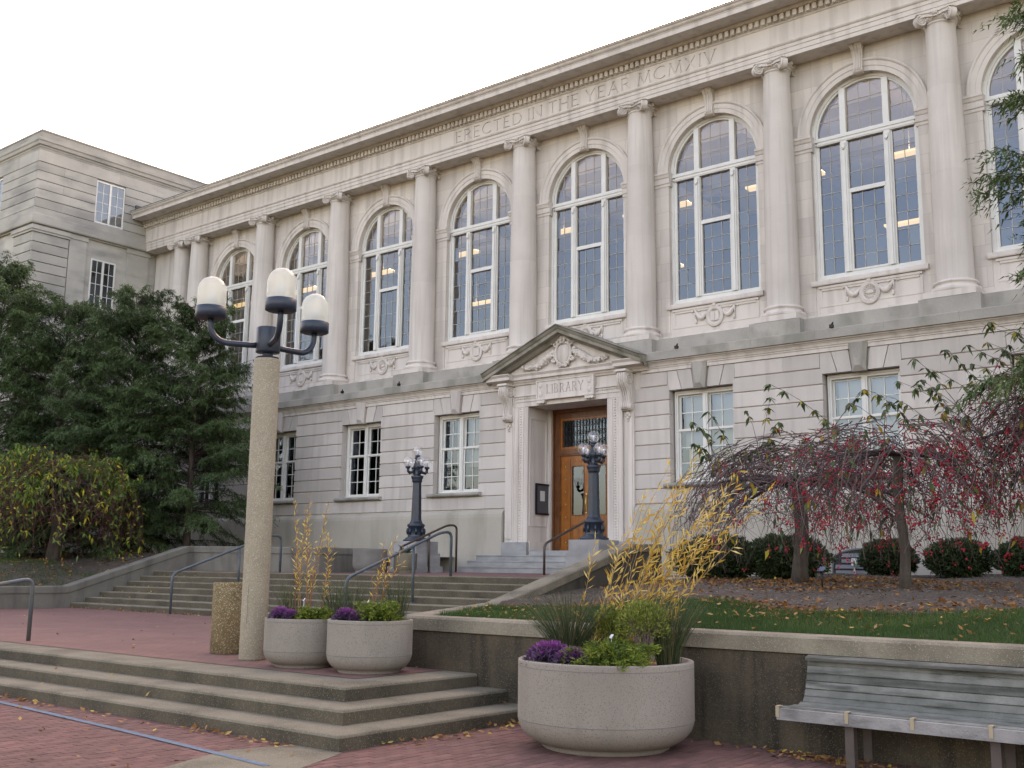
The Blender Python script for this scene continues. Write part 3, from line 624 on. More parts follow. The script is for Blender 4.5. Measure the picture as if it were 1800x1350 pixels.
# ---- interior seen through the glass
MB().box(XL, XR, 1.62, 12.4, 16.05, 16.2).build('reading_room_ceiling', 'interior_plaster', lib)
for i in range(11):
    x = -23+i*4.6-.0; MB().box(x-.25, x+.25, 1.7, 12.3, 15.65, 16.04).build('ceiling_beam', 'ceiling_beam', lib)
for y in (4.6, 8.4): MB().box(XL+.1, XR-.4, y-.2, y+.2, 15.72, 16.045).build('ceiling_beam', 'ceiling_beam', lib)
MB().box(XL, XR-.31, 12.2, 12.48, 8.8, 16.04).build('reading_room_rear_wall', 'interior_dark', lib)
MB().box(XL, XR-.31, 1.63, 12.4, 8.5, 8.62).build('reading_room_floor', 'interior_dark', lib)
MB().box(XL, XR-.31, 1.66, 1.72, 8.63, 9.5).build('reading_room_bookcase', 'interior_dark', lib)
for k in range(-5, 5):
    for (x, y, z, l) in ((k*BAY+1.2, 3.4, 13.6, 1.25),)+(((k*BAY+3.3, 8.2, 13.1, .7),) if k % 2 else ()):
        t = MB().box(x-l, x+l, y-.17, y+.17, z, z+.08).build('ceiling_lamp', 'lit_lamp', lib)
        MB().add([(x-l, y-.15, z+.084), (x+l, y-.15, z+.084), (x+l, y+.15, z+.084), (x-l, y+.15, z+.084)], [(0, 1, 2, 3)]).build('ceiling_fill_glow', 'ceiling_fill_glow', t, fix=False)  # unseen glowing plane added above the lamp to lighten the ceiling
        for s in (-.6, .6): MB().tube([(x+s*l, y, z+.09), (x+s*l, y, 16.04)], .012, 4).build('hanger', 'came', t)
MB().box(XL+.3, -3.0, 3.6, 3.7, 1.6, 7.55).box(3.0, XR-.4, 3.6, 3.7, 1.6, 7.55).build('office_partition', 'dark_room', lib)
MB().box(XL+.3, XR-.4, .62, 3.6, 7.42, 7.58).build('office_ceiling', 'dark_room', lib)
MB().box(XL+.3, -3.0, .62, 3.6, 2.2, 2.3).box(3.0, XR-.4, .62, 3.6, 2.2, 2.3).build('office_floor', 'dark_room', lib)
# ---- window glazing
def clip_convex(poly, cl):
    out = poly
    for i in range(len(cl)):
        a, b = cl[i], cl[(i+1) % len(cl)]; inp = out; out = []
        if not inp: return []
        def ins(p): return (b[0]-a[0])*(p[1]-a[1])-(b[1]-a[1])*(p[0]-a[0]) >= 0
        for j in range(len(inp)):
            p, q = inp[j], inp[(j+1) % len(inp)]; ip, iq = ins(p), ins(q)
            if ip: out.append(p)
            if ip != iq:
                dp = (b[0]-a[0])*(p[1]-a[1])-(b[1]-a[1])*(p[0]-a[0]); dq = (b[0]-a[0])*(q[1]-a[1])-(b[1]-a[1])*(q[0]-a[0]); t = dp/(dp-dq)
                out.append((p[0]+(q[0]-p[0])*t, p[1]+(q[1]-p[1])*t))
    return out
def panes(parent, rects, y, single, clip=None, c=0.0, z0=0.0, tilt=.012):
    """glass panes between the bars; each very slightly out of plane, as old glazing is"""
    acc = MB()
    for (x0, x1, za, zb) in rects:
        p = [(x0, za), (x1, za), (x1, zb), (x0, zb)]
        if clip: p = clip_convex(p, clip)
        if len(p) < 3: continue
        xs = [q[0] for q in p]; zs = [q[1] for q in p]
        if max(xs)-min(xs) < .03 or max(zs)-min(zs) < .03: continue
        mx, mz = sum(xs)/len(xs), sum(zs)/len(zs); ta, tb = random.gauss(0, tilt), random.gauss(0, tilt)
        vs = [(q[0], y+(q[0]-mx)*ta+(q[1]-mz)*tb, q[1]) for q in p]
        if single: MB().add(vs, [tuple(range(len(vs)))]).build('pane', 'window_glass', parent, fix=False)
        else: acc.add(vs, [tuple(range(len(vs)))])
    if acc.v: stuff(acc.build('panes', 'window_glass', parent, fix=False))
def arch_window(k):
    c = k*BAY; y = YG; R = AR+.004; fw = .085; n = 30
    b = MB()      # outer frame following the arch
    def ring(r0, r1, ya, yb, z0):
        pts0 = [(c-r0, z0)]+[(c-r0*math.cos(math.pi*i/n), SPR-.0+r0*math.sin(math.pi*i/n)) for i in range(n+1)]+[(c+r0, z0)]
        pts1 = [(c-r1, z0)]+[(c-r1*math.cos(math.pi*i/n), SPR-.0+r1*math.sin(math.pi*i/n)) for i in range(n+1)]+[(c+r1, z0)]
        m_ = len(pts0); vs = [(u, ya, v) for u, v in pts0]+[(u, ya, v) for u, v in pts1]+[(u, yb, v) for u, v in pts0]+[(u, yb, v) for u, v in pts1]
        fs = []
        for i in range(m_-1):
            fs += [(i, i+1, m_+i+1, m_+i), (2*m_+i, 2*m_+i+1, 3*m_+i+1, 3*m_+i), (i, i+1, 2*m_+i+1, 2*m_+i), (m_+i, m_+i+1, 3*m_+i+1, 3*m_+i)]
        b.add(vs, fs)
    ring(R, R-fw, y-.05, y+.14, 9.60); ring(R-fw+.001, R-fw-.055, y-.01, y+.10, 9.70)
    b.box(c-R+fw, c+R-fw, y-.045, y+.12, 9.602, 9.70); b.box(c-R+.14, c+R-.14, y-.005, y+.10, 9.70, 9.755)
    b.box(c-R+.14, c+R-.14, y-.06, y+.12, 13.50, 13.73); b.box(c-R+.05, c+R-.05, y-.085, y-.06, 13.62, 13.70); b.box(c-R+.05, c+R-.05, y-.075, y-.06, 13.53, 13.56)
    for s in (-1, 1):
        x = c+s*.60; zt = SPR+math.sqrt((R-.1)**2-.6**2)
        b.box(x-.083, x+.083, y-.055, y+.12, 9.76, 13.50); b.box(x-.083, x+.083, y-.055, y+.12, 13.73, zt)
        b.box(x-.035, x+.035, y-.085, y-.056, 9.76, 13.44); b.box(x-.05, x+.05, y-.11, y-.086, 13.30, 13.44); b.ball((x, y-.10, 13.27), .04, 6, 5)
        for xe in (s*.60-.083, s*.60+.083): b.box(c+xe-.02 if xe < s*.6 else c+xe, c+xe if xe < s*.6 else c+xe+.02, y-.02, y+.1, 9.76, 13.499)
    for s in (-1, 1):
        xa, xb = (c-R+.14, c-.70) if s < 0 else (c+.70, c+R-.14)
        b.box(xa+.001, xa+.03, y-.001, y+.09, 9.76, 13.498); b.box(xb-.03, xb-.001, y-.001, y+.09, 9.76, 13.498)
    b.box(c-.497, c+.497, y-.03, y+.09, 11.98, 12.07); b.box(c-.497, c+.497, y+.002, y+.1, 12.072, 12.11)
    b.box(c-.495, c-.46, y-.02, y+.08, 9.757, 11.979); b.box(c+.46, c+.495, y-.02, y+.08, 9.757, 11.979); b.box(c-.459, c+.459, y-.021, y+.08, 9.757, 9.81)
    win = b.build('arched_window', 'white_paint', lib)
    Z = [9.755+i*(11.98-9.755)/5 for i in range(6)]; Z2 = [12.11+i*(13.50-12.11)/3 for i in range(4)]; Z3 = [13.73, 14.20, 14.67, 15.14, 15.32]
    XC = [c-.50, c-.165, c+.165, c+.50]; XLs = [c-R+.14, c-(R-.14+.70)/2-.0, c-.70]; XRs = [c+.70, c+(R-.14+.70)/2, c+R-.14]
    ZS = [9.755+i*(13.50-9.755)/8 for i in range(9)]
    rects = [(XC[i], XC[i+1], Z[j], Z[j+1]) for i in range(3) for j in range(5)]+[(XC[i], XC[i+1], Z2[j], Z2[j+1]) for i in range(3) for j in range(3)]
    for XX in (XLs, XRs): rects += [(XX[i], XX[i+1], ZS[j], ZS[j+1]) for i in range(2) for j in range(8)]
    clip = [(c+(R-.14)*math.cos(math.pi*i/24), SPR+(R-.14)*math.sin(math.pi*i/24)) for i in range(25)]+[(c-R+.14, 9.0), (c+R-.14, 9.0)]
    top = [(XX[i], XX[i+1], Z3[j], Z3[j+1]) for XX in (XC, XLs, XRs) for i in range(len(XX)-1) for j in range(4)]
    one = k in NEAR_UP
    panes(win, rects, y+.05, one); panes(win, top, y+.05, one, clip)
    cm_ = MB(); g = .0075
    def bar(x0, x1, za, zb, cl=False):
        if cl:
            p = clip_convex([(x0, za), (x1, za), (x1, zb), (x0, zb)], clip)
            if len(p) >= 3: cm_.prism(p, y+.036, y+.064, 'Y')
        else: cm_.box(x0, x1, y+.036, y+.064, za, zb)
    for x in XC[1:3]: bar(x-g, x+g, 9.81, 11.98); bar(x-g, x+g, 12.11, 13.50); bar(x-g, x+g, 13.73, 15.32, True)
    for q in Z[1:-1]: bar(XC[0], XC[3], q-g, q+g)
    for q in Z2[1:-1]: bar(XC[0], XC[3], q-g, q+g)
    for XX in (XLs, XRs):
        bar(XX[1]-g, XX[1]+g, 9.755, 13.50); bar(XX[1]-g, XX[1]+g, 13.73, 15.3, True)
        for q in ZS[1:-1]: bar(XX[0], XX[2], q-g, q+g)
    for XX in (XC, XLs, XRs):
        for q in Z3[1:4]: bar(XX[0], XX[-1], q-g, q+g, True)
    cm_.build('glazing_bars', 'came', win)
for k in UPPER: arch_window(k)
def sash_window(k):
    c = k*BAY; y = .30; b = MB(); z0, z1 = WSILL, LINTEL-.006; hw = WW-.022
    b.box(c-hw, c-hw+.11, y-.03, y+.16, z0, z1); b.box(c+hw-.11, c+hw, y-.03, y+.16, z0, z1); b.box(c-hw+.11, c+hw-.11, y-.03, y+.16, z1-.13, z1); b.box(c-hw+.11, c+hw-.11, y-.05, y+.16, z0, z0+.085)
    b.box(c-hw+.02, c-hw+.06, y-.06, y-.031, z0, z1-.02); b.box(c+hw-.06, c+hw-.02, y-.06, y-.031, z0, z1-.02); b.box(c-hw+.06, c+hw-.06, y-.06, y-.031, z1-.07, z1-.02)
    b.box(c-.075, c+.075, y-.04, y+.16, z0+.085, z1-.13); b.box(c-.03, c+.03, y-.06, y-.041, z0+.085, z1-.13)
    zi0, zi1 = z0+.085, z1-.13; zm = zi0+(zi1-zi0)*.585; bars = MB(); rects = []
    for s in (-1, 1):
        xa, xb = (c-hw+.11, c-.075) if s < 0 else (c+.075, c+hw-.11); xm = (xa+xb)/2
        for (za, zb, rows, yy) in ((zi0, zm, 3, y+.03), (zm, zi1, 2, y+.075)):
            b.box(xa, xa+.05, yy, yy+.045, za, zb); b.box(xb-.05, xb, yy, yy+.045, za, zb); b.box(xa+.05, xb-.05, yy, yy+.045, za, za+.05); b.box(xa+.05, xb-.05, yy, yy+.045, zb-.05, zb)
            h = (zb-za-.1)/rows
            bars.box(xm-.013, xm+.013, yy+.004, yy+.04, za+.05, zb-.05)
            for r in range(1, rows): bars.box(xa+.05, xb-.05, yy+.006, yy+.038, za+.05+h*r-.013, za+.05+h*r+.013)
            rects += [((xa+.05, xm) if i == 0 else (xm, xb-.05))+(za+.05+h*r, za+.05+h*(r+1), yy+.022) for i in range(2) for r in range(rows)]
        b.box(xa, xb, y-.01, y+.028, zm-.03, zm+.03)
    win = b.build('sash_window', 'white_paint', lib)
    bars.build('glazing_bars', 'white_paint', win)
    for yy in sorted(set(r[4] for r in rects)): panes(win, [r[:4] for r in rects if r[4] == yy], yy, k in NEAR_LOW, tilt=.006)
    extr([(.5, z0-.13), (-.10, z0-.13), (-.155, z0-.10), (-.165, z0-.06), (-.15, z0-.02), (-.10, z0-.004), (.25, z0-.004), (.5, z0-.004)], c-WW-.155, c+WW+.155).build('window_sill', 'weathered_stone', lib)
    if k in (1, 2, 3):
        MB().box(c-hw+.16, c+hw-.1, y+.30, y+.32, z0+(1.0 if k == 1 else .05), z1).build('roller_blind', 'blind', win)
        if k == 1: MB().box(c-hw+.25, c+hw-.1, y+.33, y+.35, z0+.05, z0+1.25).build('lower_shade', 'tan_shade', win)
    if k == -1: MB().box(c-hw+.55, c+hw-.1, y+.30, y+.32, z0+.9, z1).build('roller_blind', 'blind', win); MB().box(c-hw+.5, c-hw+.54, y+.33, y+.36, z0, z1).build('curtain_edge', 'curtain', win)
    if k in (-2, -3): MB().tube([(c+.12, .9, z0-.2), (c+.12, .9, z0+1.5)], .09, 10).build('inner_post', 'bark', win)
for k in LOWER: sash_window(k)
wb = MB().box(-23.05, -22.45, YG, YG+.1, 15.05, 15.198).box(-23.05, -22.97, YG, YG+.1, 12.6, 15.05).box(-22.53, -22.45, YG, YG+.1, 12.6, 15.05).build('end_window', 'white_paint', lib)
panes(wb, [(-22.97, -22.53, 12.6, 15.05)], YG+.05, True)
# ================================================================== doorway
DT = 6.75; DS = 2.24; YD = 1.10
def both(fn):
    for s in (-1, 1): fn(s)
def jamb(s):
    b = MB(); q = lambda a, c: sorted((s*a, s*c))
    for (a, c, y) in ((1.50, 1.66, -.075), (1.66, 1.705, -.10), (1.705, 1.86, -.085), (1.86, 1.90, -.115), (1.90, 2.03, -.10), (2.03, 2.07, -.13), (2.07, 2.42, -.06)):
        x0, x1 = q(a, c); b.box(x0, x1, y, .6, 2.50, 6.74 if c < 2.05 else 7.40)
    x0, x1 = q(2.12, 2.37)
    b.box(x0, x1, -.085, -.06, 2.6, 6.15)
    b.build('door_jamb', 'limestone', lib)
    bd = MB(); z = 2.6       # carved bead course
    while z < 6.7: bd.ball((s*1.783, -.09, z), .032, 6, 4, (1.3, .8, .8)); z += .082
    stuff(bd.build('bead_course', 'limestone', lib))
    x0, x1 = q(1.47, 2.46); MB().box(x0, x1, -.16, .61, 2.09, 2.498).build('jamb_base', 'marble', lib)
    x0, x1 = q(1.50, 1.62)   # inner face of the porch
    r = MB().box(x0, x1, .6, YD+.2, 2.1, 6.95); x0, x1 = q(1.36, 1.50); r.box(x0, x1, YD-.14, YD+.1, 2.1, 6.9)
    for (ya, yb, za, zb) in ((.02, .06, 3.0, 6.4), (.86, .90, 3.0, 6.4)):
        x0, x1 = q(1.475, 1.505); r.box(x0, x1, ya, yb, za, zb)
    x0, x1 = q(1.475, 1.505); r.box(x0, x1, .06, .86, 6.36, 6.4); r.box(x0, x1, .06, .86, 3.0, 3.04)
    x0, x1 = q(1.44, 1.52); r.box(x0, x1, -.02, YD-.14, 2.1, 2.52)
    r.build('porch_reveal', 'limestone', lib)
both(jamb)
m = MB().box(-2.06, 2.06, -.075, .6, DT, 6.905).box(-2.06, 2.06, -.10, .6, 6.906, 6.95).box(-2.06, 2.06, -.085, .6, 6.951, 7.08).box(-2.08, 2.08, -.13, .6, 7.081, 7.125).box(-2.06, 2.06, -.07, .6, 7.126, 7.45)
m.build('door_lintel', 'limestone', lib)
MB().box(-1.5, 1.5, .6, YD+.2, DT, 6.9).build('porch_soffit', 'limestone', lib)
bd = MB(); x = -1.98
while x < 1.99: bd.ball((x, -.10, 7.02), .03, 6, 4, (.8, .8, 1.2)); x += .085
stuff(bd.build('bead_course', 'limestone', lib))
# plaque
PL = carved('plaque', MB().box(-1.04, 1.04, -.19, -.06, 6.93, 7.47), letter_mesh('LIBRARY', -.68, .70, 7.075, 7.355, -.155, -.25, gap=.30), 'limestone', lib)
p = MB()
for (a, b_, c_, d_) in ((-1.10, 1.10, 7.472, 7.51), (-1.10, 1.10, 6.89, 6.928)): p.box(a, b_, -.215, -.06, c_, d_)
for s in (-1, 1): p.box(*sorted((s*1.042, s*1.10)), -.215, -.06, 6.929, 7.471)
for s in (-1, 1):
    p.box(s*.92-.16, s*.92+.16, -.20, -.06, 6.80, 6.885)
    for i in range(3): p.ball((s*.92-.1+.1*i, -.19, 6.80), .035, 6, 4)
    for z in (7.06, 7.34):
        p.ball((s*.93, -.19, z), .06, 8, 5, (1, .4, 1.4)); p.ball((s*.88, -.19, z), .035, 6, 4, (1, .5, 1)); p.ball((s*.97, -.19, z+.05), .03, 6, 4, (1, .5, 1))
p.build('plaque_frame', 'limestone', PL)
# consoles
def console(s):
    b = MB(); pr = [(-.06, 7.44), (-.40, 7.44), (-.47, 7.36), (-.49, 7.24), (-.46, 7.12), (-.40, 7.03), (-.33, 6.95), (-.27, 6.84), (-.235, 6.70), (-.225, 6.58), (-.25, 6.50), (-.265, 6.42), (-.24, 6.34), (-.18, 6.30), (-.06, 6.30)]
    x0, x1 = sorted((s*2.10, s*2.40)); b.prism(pr, x0, x1, 'X'); xm = (x0+x1)/2
    for xo in (-.105, -.035, .035, .105): b.tube([(xm+xo, y-.008, z) for y, z in pr[1:13]], .030, 5)
    for xs in (x0-.012, x1+.012):     # spiral eyes on both cheeks
        sp = []; rr = []
        for i in range(34):
            t = math.pi/2-i*.42*1; r = .19*(1-i/37.0); sp.append((xs, -.285+r*math.cos(t), 7.245+r*math.sin(t))); rr.append(.026*(1-i/60))
        b.tube(sp, rr, 5)
        sp = [(xs, -.16+.095*(1-i/26)*math.cos(-.5*i+1), 6.41+.095*(1-i/26)*math.sin(-.5*i+1)) for i in range(22)]; b.tube(sp, .017, 5)
        b.tube([(xs, -.2, 7.05), (xs, -.17, 6.85), (xs, -.13, 6.65), (xs, -.12, 6.5)], .018, 4)
    b.tube([(x0-.01, -.17, 6.41), (x1+.01, -.17, 6.41)], .10, 12)
    for (dx, dz, r) in ((0, 6.22, .07), (-.05, 6.16, .05), (.05, 6.16, .05), (0, 6.09, .05), (0, 6.02, .035)): b.ball((xm+dx, -.10, dz), r, 8, 5)
    b.box(x0-.03, x1+.03, -.50, -.05, 7.442, 7.50)
    b.build('console', 'limestone', lib)
both(console)
# pediment
HC = [(.1, 7.455), (-.12, 7.455), (-.14, 7.50), (-.20, 7.53), (-.24, 7.58), (-.46, 7.59), (-.48, 7.60), (-.48, 7.69), (-.53, 7.74), (-.55, 7.76), (-.55, 7.785), (.1, 7.80)]
HCm = [(.1, 7.455), (-.12, 7.455), (-.14, 7.50), (-.18, 7.53), (-.20, 7.58), (-.26, 7.59), (-.27, 7.60), (-.27, 7.69), (-.31, 7.74), (-.33, 7.76), (-.33, 7.785), (.1, 7.80)]
b = MB().prism(HCm, -1.96, 1.96, 'X'); b.prism(HC, -2.93, -1.962, 'X'); b.prism(HC, 1.962, 2.93, 'X'); b.box(-2.44, -2.02, -.52, .1, 7.43, 7.456).box(2.02, 2.44, -.52, .1, 7.43, 7.456)
b.build('door_cornice', 'limestone', lib)
MB().prism([(-2.80, 7.80), (2.80, 7.80), (0, 8.98)], -.17, .2, 'Y').build('tympanum', 'limestone', lib)
def rake(s):
    # profile across the slope (out, up) swept from eave to apex
    pr = [(-.17, -.30), (-.30, -.30), (-.36, -.25), (-.40, -.20), (-.58, -.195), (-.58, -.10), (-.62, -.07), (-.66, -.015), (-.68, 0.0), (-.17, .03)]
    sl = math.atan2(9.09-7.83, 2.99); e = Vector((s*2.99, 0, 7.83)); a = Vector((0, 0, 9.09)); cs = 1/math.cos(sl); n = len(pr)
    vs = [(e.x, y, e.z+u*cs*.96) for y, u in pr]+[(a.x, y, a.z+u*cs) for y, u in pr]
    b = MB().add(vs, [tuple(range(n)), tuple(range(n, 2*n))]+[(i, (i+1) % n, n+(i+1) % n, n+i) for i in range(n)])
    b.build('raking_cornice', 'mossy_stone', lib)
    for i in range(10):
        t = (i+.5)/10; x = s*(2.6*(1-t)); z = 7.83+(9.09-7.83)*(1-abs(x)/2.99)
    MB().add([(s*3.0, -.69, 7.845), (0, -.69, 9.105), (0, .24, 9.14), (s*3.0, .24, 7.88), (s*3.0, -.69, 7.87), (0, -.69, 9.13), (0, .24, 9.165), (s*3.0, .24, 7.905)],
             [(0, 1, 2, 3), (4, 5, 6, 7), (0, 1, 5, 4), (1, 2, 6, 5), (2, 3, 7, 6), (3, 0, 4, 7)]).build('pediment_roof', 'mossy_stone', lib)
both(rake)
def cartouche():
    b = MB(); y = -.20
    sh = [(0, 7.92), (.17, 8.0), (.25, 8.16), (.25, 8.36), (.20, 8.50), (.10, 8.56), (-.10, 8.56), (-.20, 8.50), (-.25, 8.36), (-.25, 8.16), (-.17, 8.0)]
    n = len(sh); vs = [(x, y+.06, z) for x, z in sh]+[(x, y-.04, z) for x, z in sh]+[(x*.8, y-.08, 8.25+(z-8.25)*.8) for x, z in sh]+[(0, y-.13, 8.27)]
    b.add(vs, [(i, (i+1) % n, n+(i+1) % n, n+i) for i in range(n)]+[(n+i, n+(i+1) % n, 2*n+(i+1) % n, 2*n+i) for i in range(n)]+[(2*n+i, 2*n+(i+1) % n, 3*n) for i in range(n)], True)
    b.tube([(x*1.12, y-.06, 8.25+(z-8.25)*1.12) for x, z in sh], .05, 6, closed=True)
    for s in (-1, 1):
        for cx, cz, r0, d in ((.30, 8.58, .13, 1), (.33, 8.10, .09, -1), (.12, 7.90, .09, 1)):
            b.tube([(s*(cx+r0*(1-i/22)*math.cos(d*i*.45)), y-.08, cz+r0*(1-i/22)*math.sin(d*i*.45)) for i in range(18)], [.045*(1-i/30) for i in range(18)], 6)
        for i in range(70):     # garland of fruit and leaves
            t = U(0, 1); x = .36+1.25*t; zc = 8.34-.44*min(1, t*1.9)+.05*t; r = .15*(1-.45*t)
            a = U(0, 2*math.pi); q = U(0, 1)**.5
            b.ball((s*x, y+.02-.13*math.sqrt(max(0, 1-q*q)), zc+q*r*math.sin(a)), U(.03, .06)*(1-.3*t), 6, 4, (U(.8, 1.6), .8, U(.8, 1.3)))
        b.tube([(s*(.34+1.28*t), y, 8.36-.44*min(1, t*1.9)+.05*t) for t in (0, .15, .3, .45, .6, .8, 1)], [.09, .12, .13, .12, .10, .08, .05], 8)
        b.ball((s*.07, y-.05, 7.90), .07, 6, 5)
    b.tube([(.13*(1-i/26)*math.cos(i*.5), y-.12, 8.68+.13*(1-i/26)*math.sin(i*.5)) for i in range(22)], .035, 6)
    b.tube([(-.30, y-.03, 8.60), (-.15, y-.06, 8.72), (.15, y-.06, 8.72), (.30, y-.03, 8.60)], .07, 8)
    return b
cartouche().build('cartouche', 'limestone', lib)
# wooden door set
dr = MB().box(-1.36, -1.10, YD, YD+.2, DS, 6.74).box(1.10, 1.36, YD, YD+.2, DS, 6.74).box(-1.10, 1.10, YD, YD+.2, 6.45, 6.74).box(-1.10, 1.10, YD-.03, YD+.2, 5.25, 5.46)
dr.box(-1.40, -1.30, YD-.06, YD-.001, DS, 6.749).box(1.30, 1.40, YD-.06, YD-.001, DS, 6.749).box(-1.30, 1.30, YD-.06, YD-.001, 6.64, 6.748).box(-1.13, 1.13, YD-.06, YD-.031, 5.30, 5.36)
door = dr.build('door_frame', 'dark_oak', lib)
tr = MB().box(-1.099, -1.02, YD+.02, YD+.1, 5.461, 6.449).box(1.02, 1.099, YD+.02, YD+.1, 5.461, 6.449).box(-1.02, 1.02, YD+.02, YD+.1, 6.38, 6.449).box(-1.02, 1.02, YD+.02, YD+.1, 5.461, 5.53).build('transom_frame', 'oak', door)
MB().add([(-1.02, YD+.07, 5.53), (1.02, YD+.07, 5.53), (1.02, YD+.07, 6.38), (-1.02, YD+.07, 6.38)], [(0, 1, 2, 3)]).build('transom_pane', 'window_glass', door, fix=False)
g = MB()
for i in range(17):
    x = -.96+.12*i; g.tube([(x, YD+.05, 5.53), (x, YD+.05, 6.38)], .012, 4)
    for z in (5.66, 5.96, 6.26):
        g.tube([(x+.06+.045*math.cos(t*.7), YD+.045, z+.045*math.sin(t*.7)) for t in range(9)], .008, 4, closed=True)
    g.ball((x, YD+.045, 5.81), .022, 6, 4); g.ball((x, YD+.045, 6.11), .022, 6, 4)
for z in (5.58, 5.74, 5.88, 6.04, 6.18, 6.34): g.box(-1.02, 1.02, YD+.04, YD+.055, z-.008, z+.008)
g.build('transom_grille', 'iron_grille', door)
for s in (-1, 1):
    q = lambda a, c: sorted((s*a, s*c)); b = MB()
    for (a, c, z0, z1) in ((.004, .17, DS+.01, 5.248), (.66, 1.098, DS+.01, 5.248), (.17, .66, 4.92, 5.248), (.17, .66, 3.06, 3.34), (.17, .66, DS+.01, 2.45)): b.box(*q(a, c), YD+.03, YD+.09, z0, z1)
    b.box(*q(.17, .66), YD+.05, YD+.08, 2.45, 3.06); b.box(*q(.24, .59), YD+.035, YD+.0495, 2.52, 2.99)
    lf = b.build('door_leaf', 'oak', door)
    fr = MB()
    for (a, c, z0, z1) in ((.17, .20, 3.34, 4.92), (.63, .66, 3.34, 4.92), (.20, .63, 3.34, 3.37), (.20, .63, 4.89, 4.92)): fr.box(*q(a, c), YD+.02, YD+.0295, z0, z1)
    fr.box(*q(.70, .715), YD+.02, YD+.0295, DS+.1, 5.15); fr.box(*q(1.06, 1.075), YD+.02, YD+.0295, DS+.1, 5.15)
    fr.build('panel_moulding', 'dark_oak', lf)
    a, c = q(.19, .64); MB().add([(a, YD+.055, 3.35), (c, YD+.055, 3.35), (c, YD+.055, 4.91), (a, YD+.055, 4.91)], [(0, 1, 2, 3)]).build('pane', 'window_glass', lf, fix=False)
    for (x, z) in [(.885, q) for q in (2.5, 2.9, 3.3, 3.7, 4.1, 4.5, 4.9)]+[(.3, 5.08), (.55, 5.08)]: MB().ball((s*x, YD+.028, z), .032, 8, 5).build('stud', 'brass', lf)
    hd = MB().tube([(s*.09, YD-.03, 3.45), (s*.09, YD-.03, 4.0)], .018, 8).box(s*.09-.03, s*.09+.03, YD+.012, YD+.0295, 3.42, 4.03).tube([(s*.09, YD-.03, 3.5), (s*.09, YD+.02, 3.5)], .012, 6).tube([(s*.09, YD-.03, 3.95), (s*.09, YD+.02, 3.95)], .012, 6)
    hd.build('door_handle', 'brass', lf)
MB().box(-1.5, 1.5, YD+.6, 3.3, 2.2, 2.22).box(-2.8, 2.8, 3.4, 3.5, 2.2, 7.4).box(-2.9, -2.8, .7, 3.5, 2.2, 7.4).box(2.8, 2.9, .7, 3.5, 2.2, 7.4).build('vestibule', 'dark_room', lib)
MB().box(-1.37, 1.37, -.10, YD+.3, 2.0, DS).build('threshold', 'marble', lib)
# lunette vent at the foot of the wall
def lunette(c):
    z0 = 1.6; rw = .80; pts = [(c+rw*math.cos(math.pi*i/14), 2.0+.27*math.sin(math.pi*i/14)) for i in range(15)]
    b = MB().prism([(c-rw, z0)]+pts[::-1]+[(c+rw, z0)], -.152, -.10, 'Y'); fr = b.build('vent_recess', 'black_frame', lib)
    for i in range(4):
        z = 1.70+.14*i; hwid = rw-.06 if z < 1.98 else rw*.72; MB().prism([(-.185, z-.055), (-.155, z+.04), (-.153, z+.04), (-.153, z-.055)], c-hwid, c+hwid, 'X').build('louvre', 'louvre', fr)
    rim = MB().tube([(c-rw, -.16, z0)]+[(x, -.16, z) for x, z in pts[::-1]]+[(c+rw, -.16, z0)], .03, 5); rim.build('vent_rim', 'louvre', fr)
lunette(9.16)
# ---- small weathered fixtures on the ledge
for i, (x, kx) in enumerate(((8.6, 'dark'), (4.0, 'dark'), (-7.1, 'dark'), (-10.0, 'dark'))):
    b = MB().box(x-.05, x+.05, -.30, -.22, 7.94, 8.02).tube([(x, -.26, 8.02), (x+.06, -.30, 8.06)], .022, 6); b.build('ledge_fixture', 'black_frame', lib)
# ================================================================== the wing at the left
wing = thing('wing_building', 'grey banded limestone wing with parapet standing forward at left of library', 'building', (-30, 0, 1.5))
WX, WY = -24.62, -5.03; WL = -40.0
def wing_shell():
    b = MB().box(WL, WX-.05, WY+.05, 14.0, 1.0, 19.55); return b
wing_shell().build('wing_wall', 'wing_stone', wing)
def wband(prof, name, mat_):
    """moulding run along the front and round the corner: prof = (projection, z)"""
    b = MB(); n = len(prof)
    vs = [(WL, WY-p, z) for p, z in prof]+[(WX+p, WY-p, z) for p, z in prof]+[(WX+p, 14.0, z) for p, z in prof]
    b.add(vs, [(k*n+i, k*n+(i+1) % n, (k+1)*n+(i+1) % n, (k+1)*n+i) for k in range(2) for i in range(n)]+[tuple(range(n)), tuple(range(2*n, 3*n))]); return b.build(name, mat_, wing)
wband([(-.4, 19.42), (.02, 19.42), (.03, 19.48), (.06, 19.53), (.06, 19.58), (.12, 19.62), (.13, 19.75), (.17, 19.80), (.17, 19.92), (-.4, 19.96)], 'wing_cornice', 'wing_stone')
wband([(-.6, 19.97), (-.03, 19.97), (-.03, 20.26), (.0, 20.27), (.0, 20.34), (-.6, 20.36)], 'wing_parapet', 'wing_stone')
MB().box(WL, -29.5, WY+.1, WY+.8, 20.36, 20.75).box(WL, -33, WY+.1, WY+.8, 20.752, 21.1).build('parapet_block', 'wing_stone', wing)
wband([(-.4, 15.98), (.05, 15.98), (.05, 16.03), (.17, 16.05), (.19, 16.10), (.19, 16.46), (.10, 16.50), (.10, 16.76), (.04, 16.80), (-.4, 16.80)], 'wing_belt', 'wing_stone')
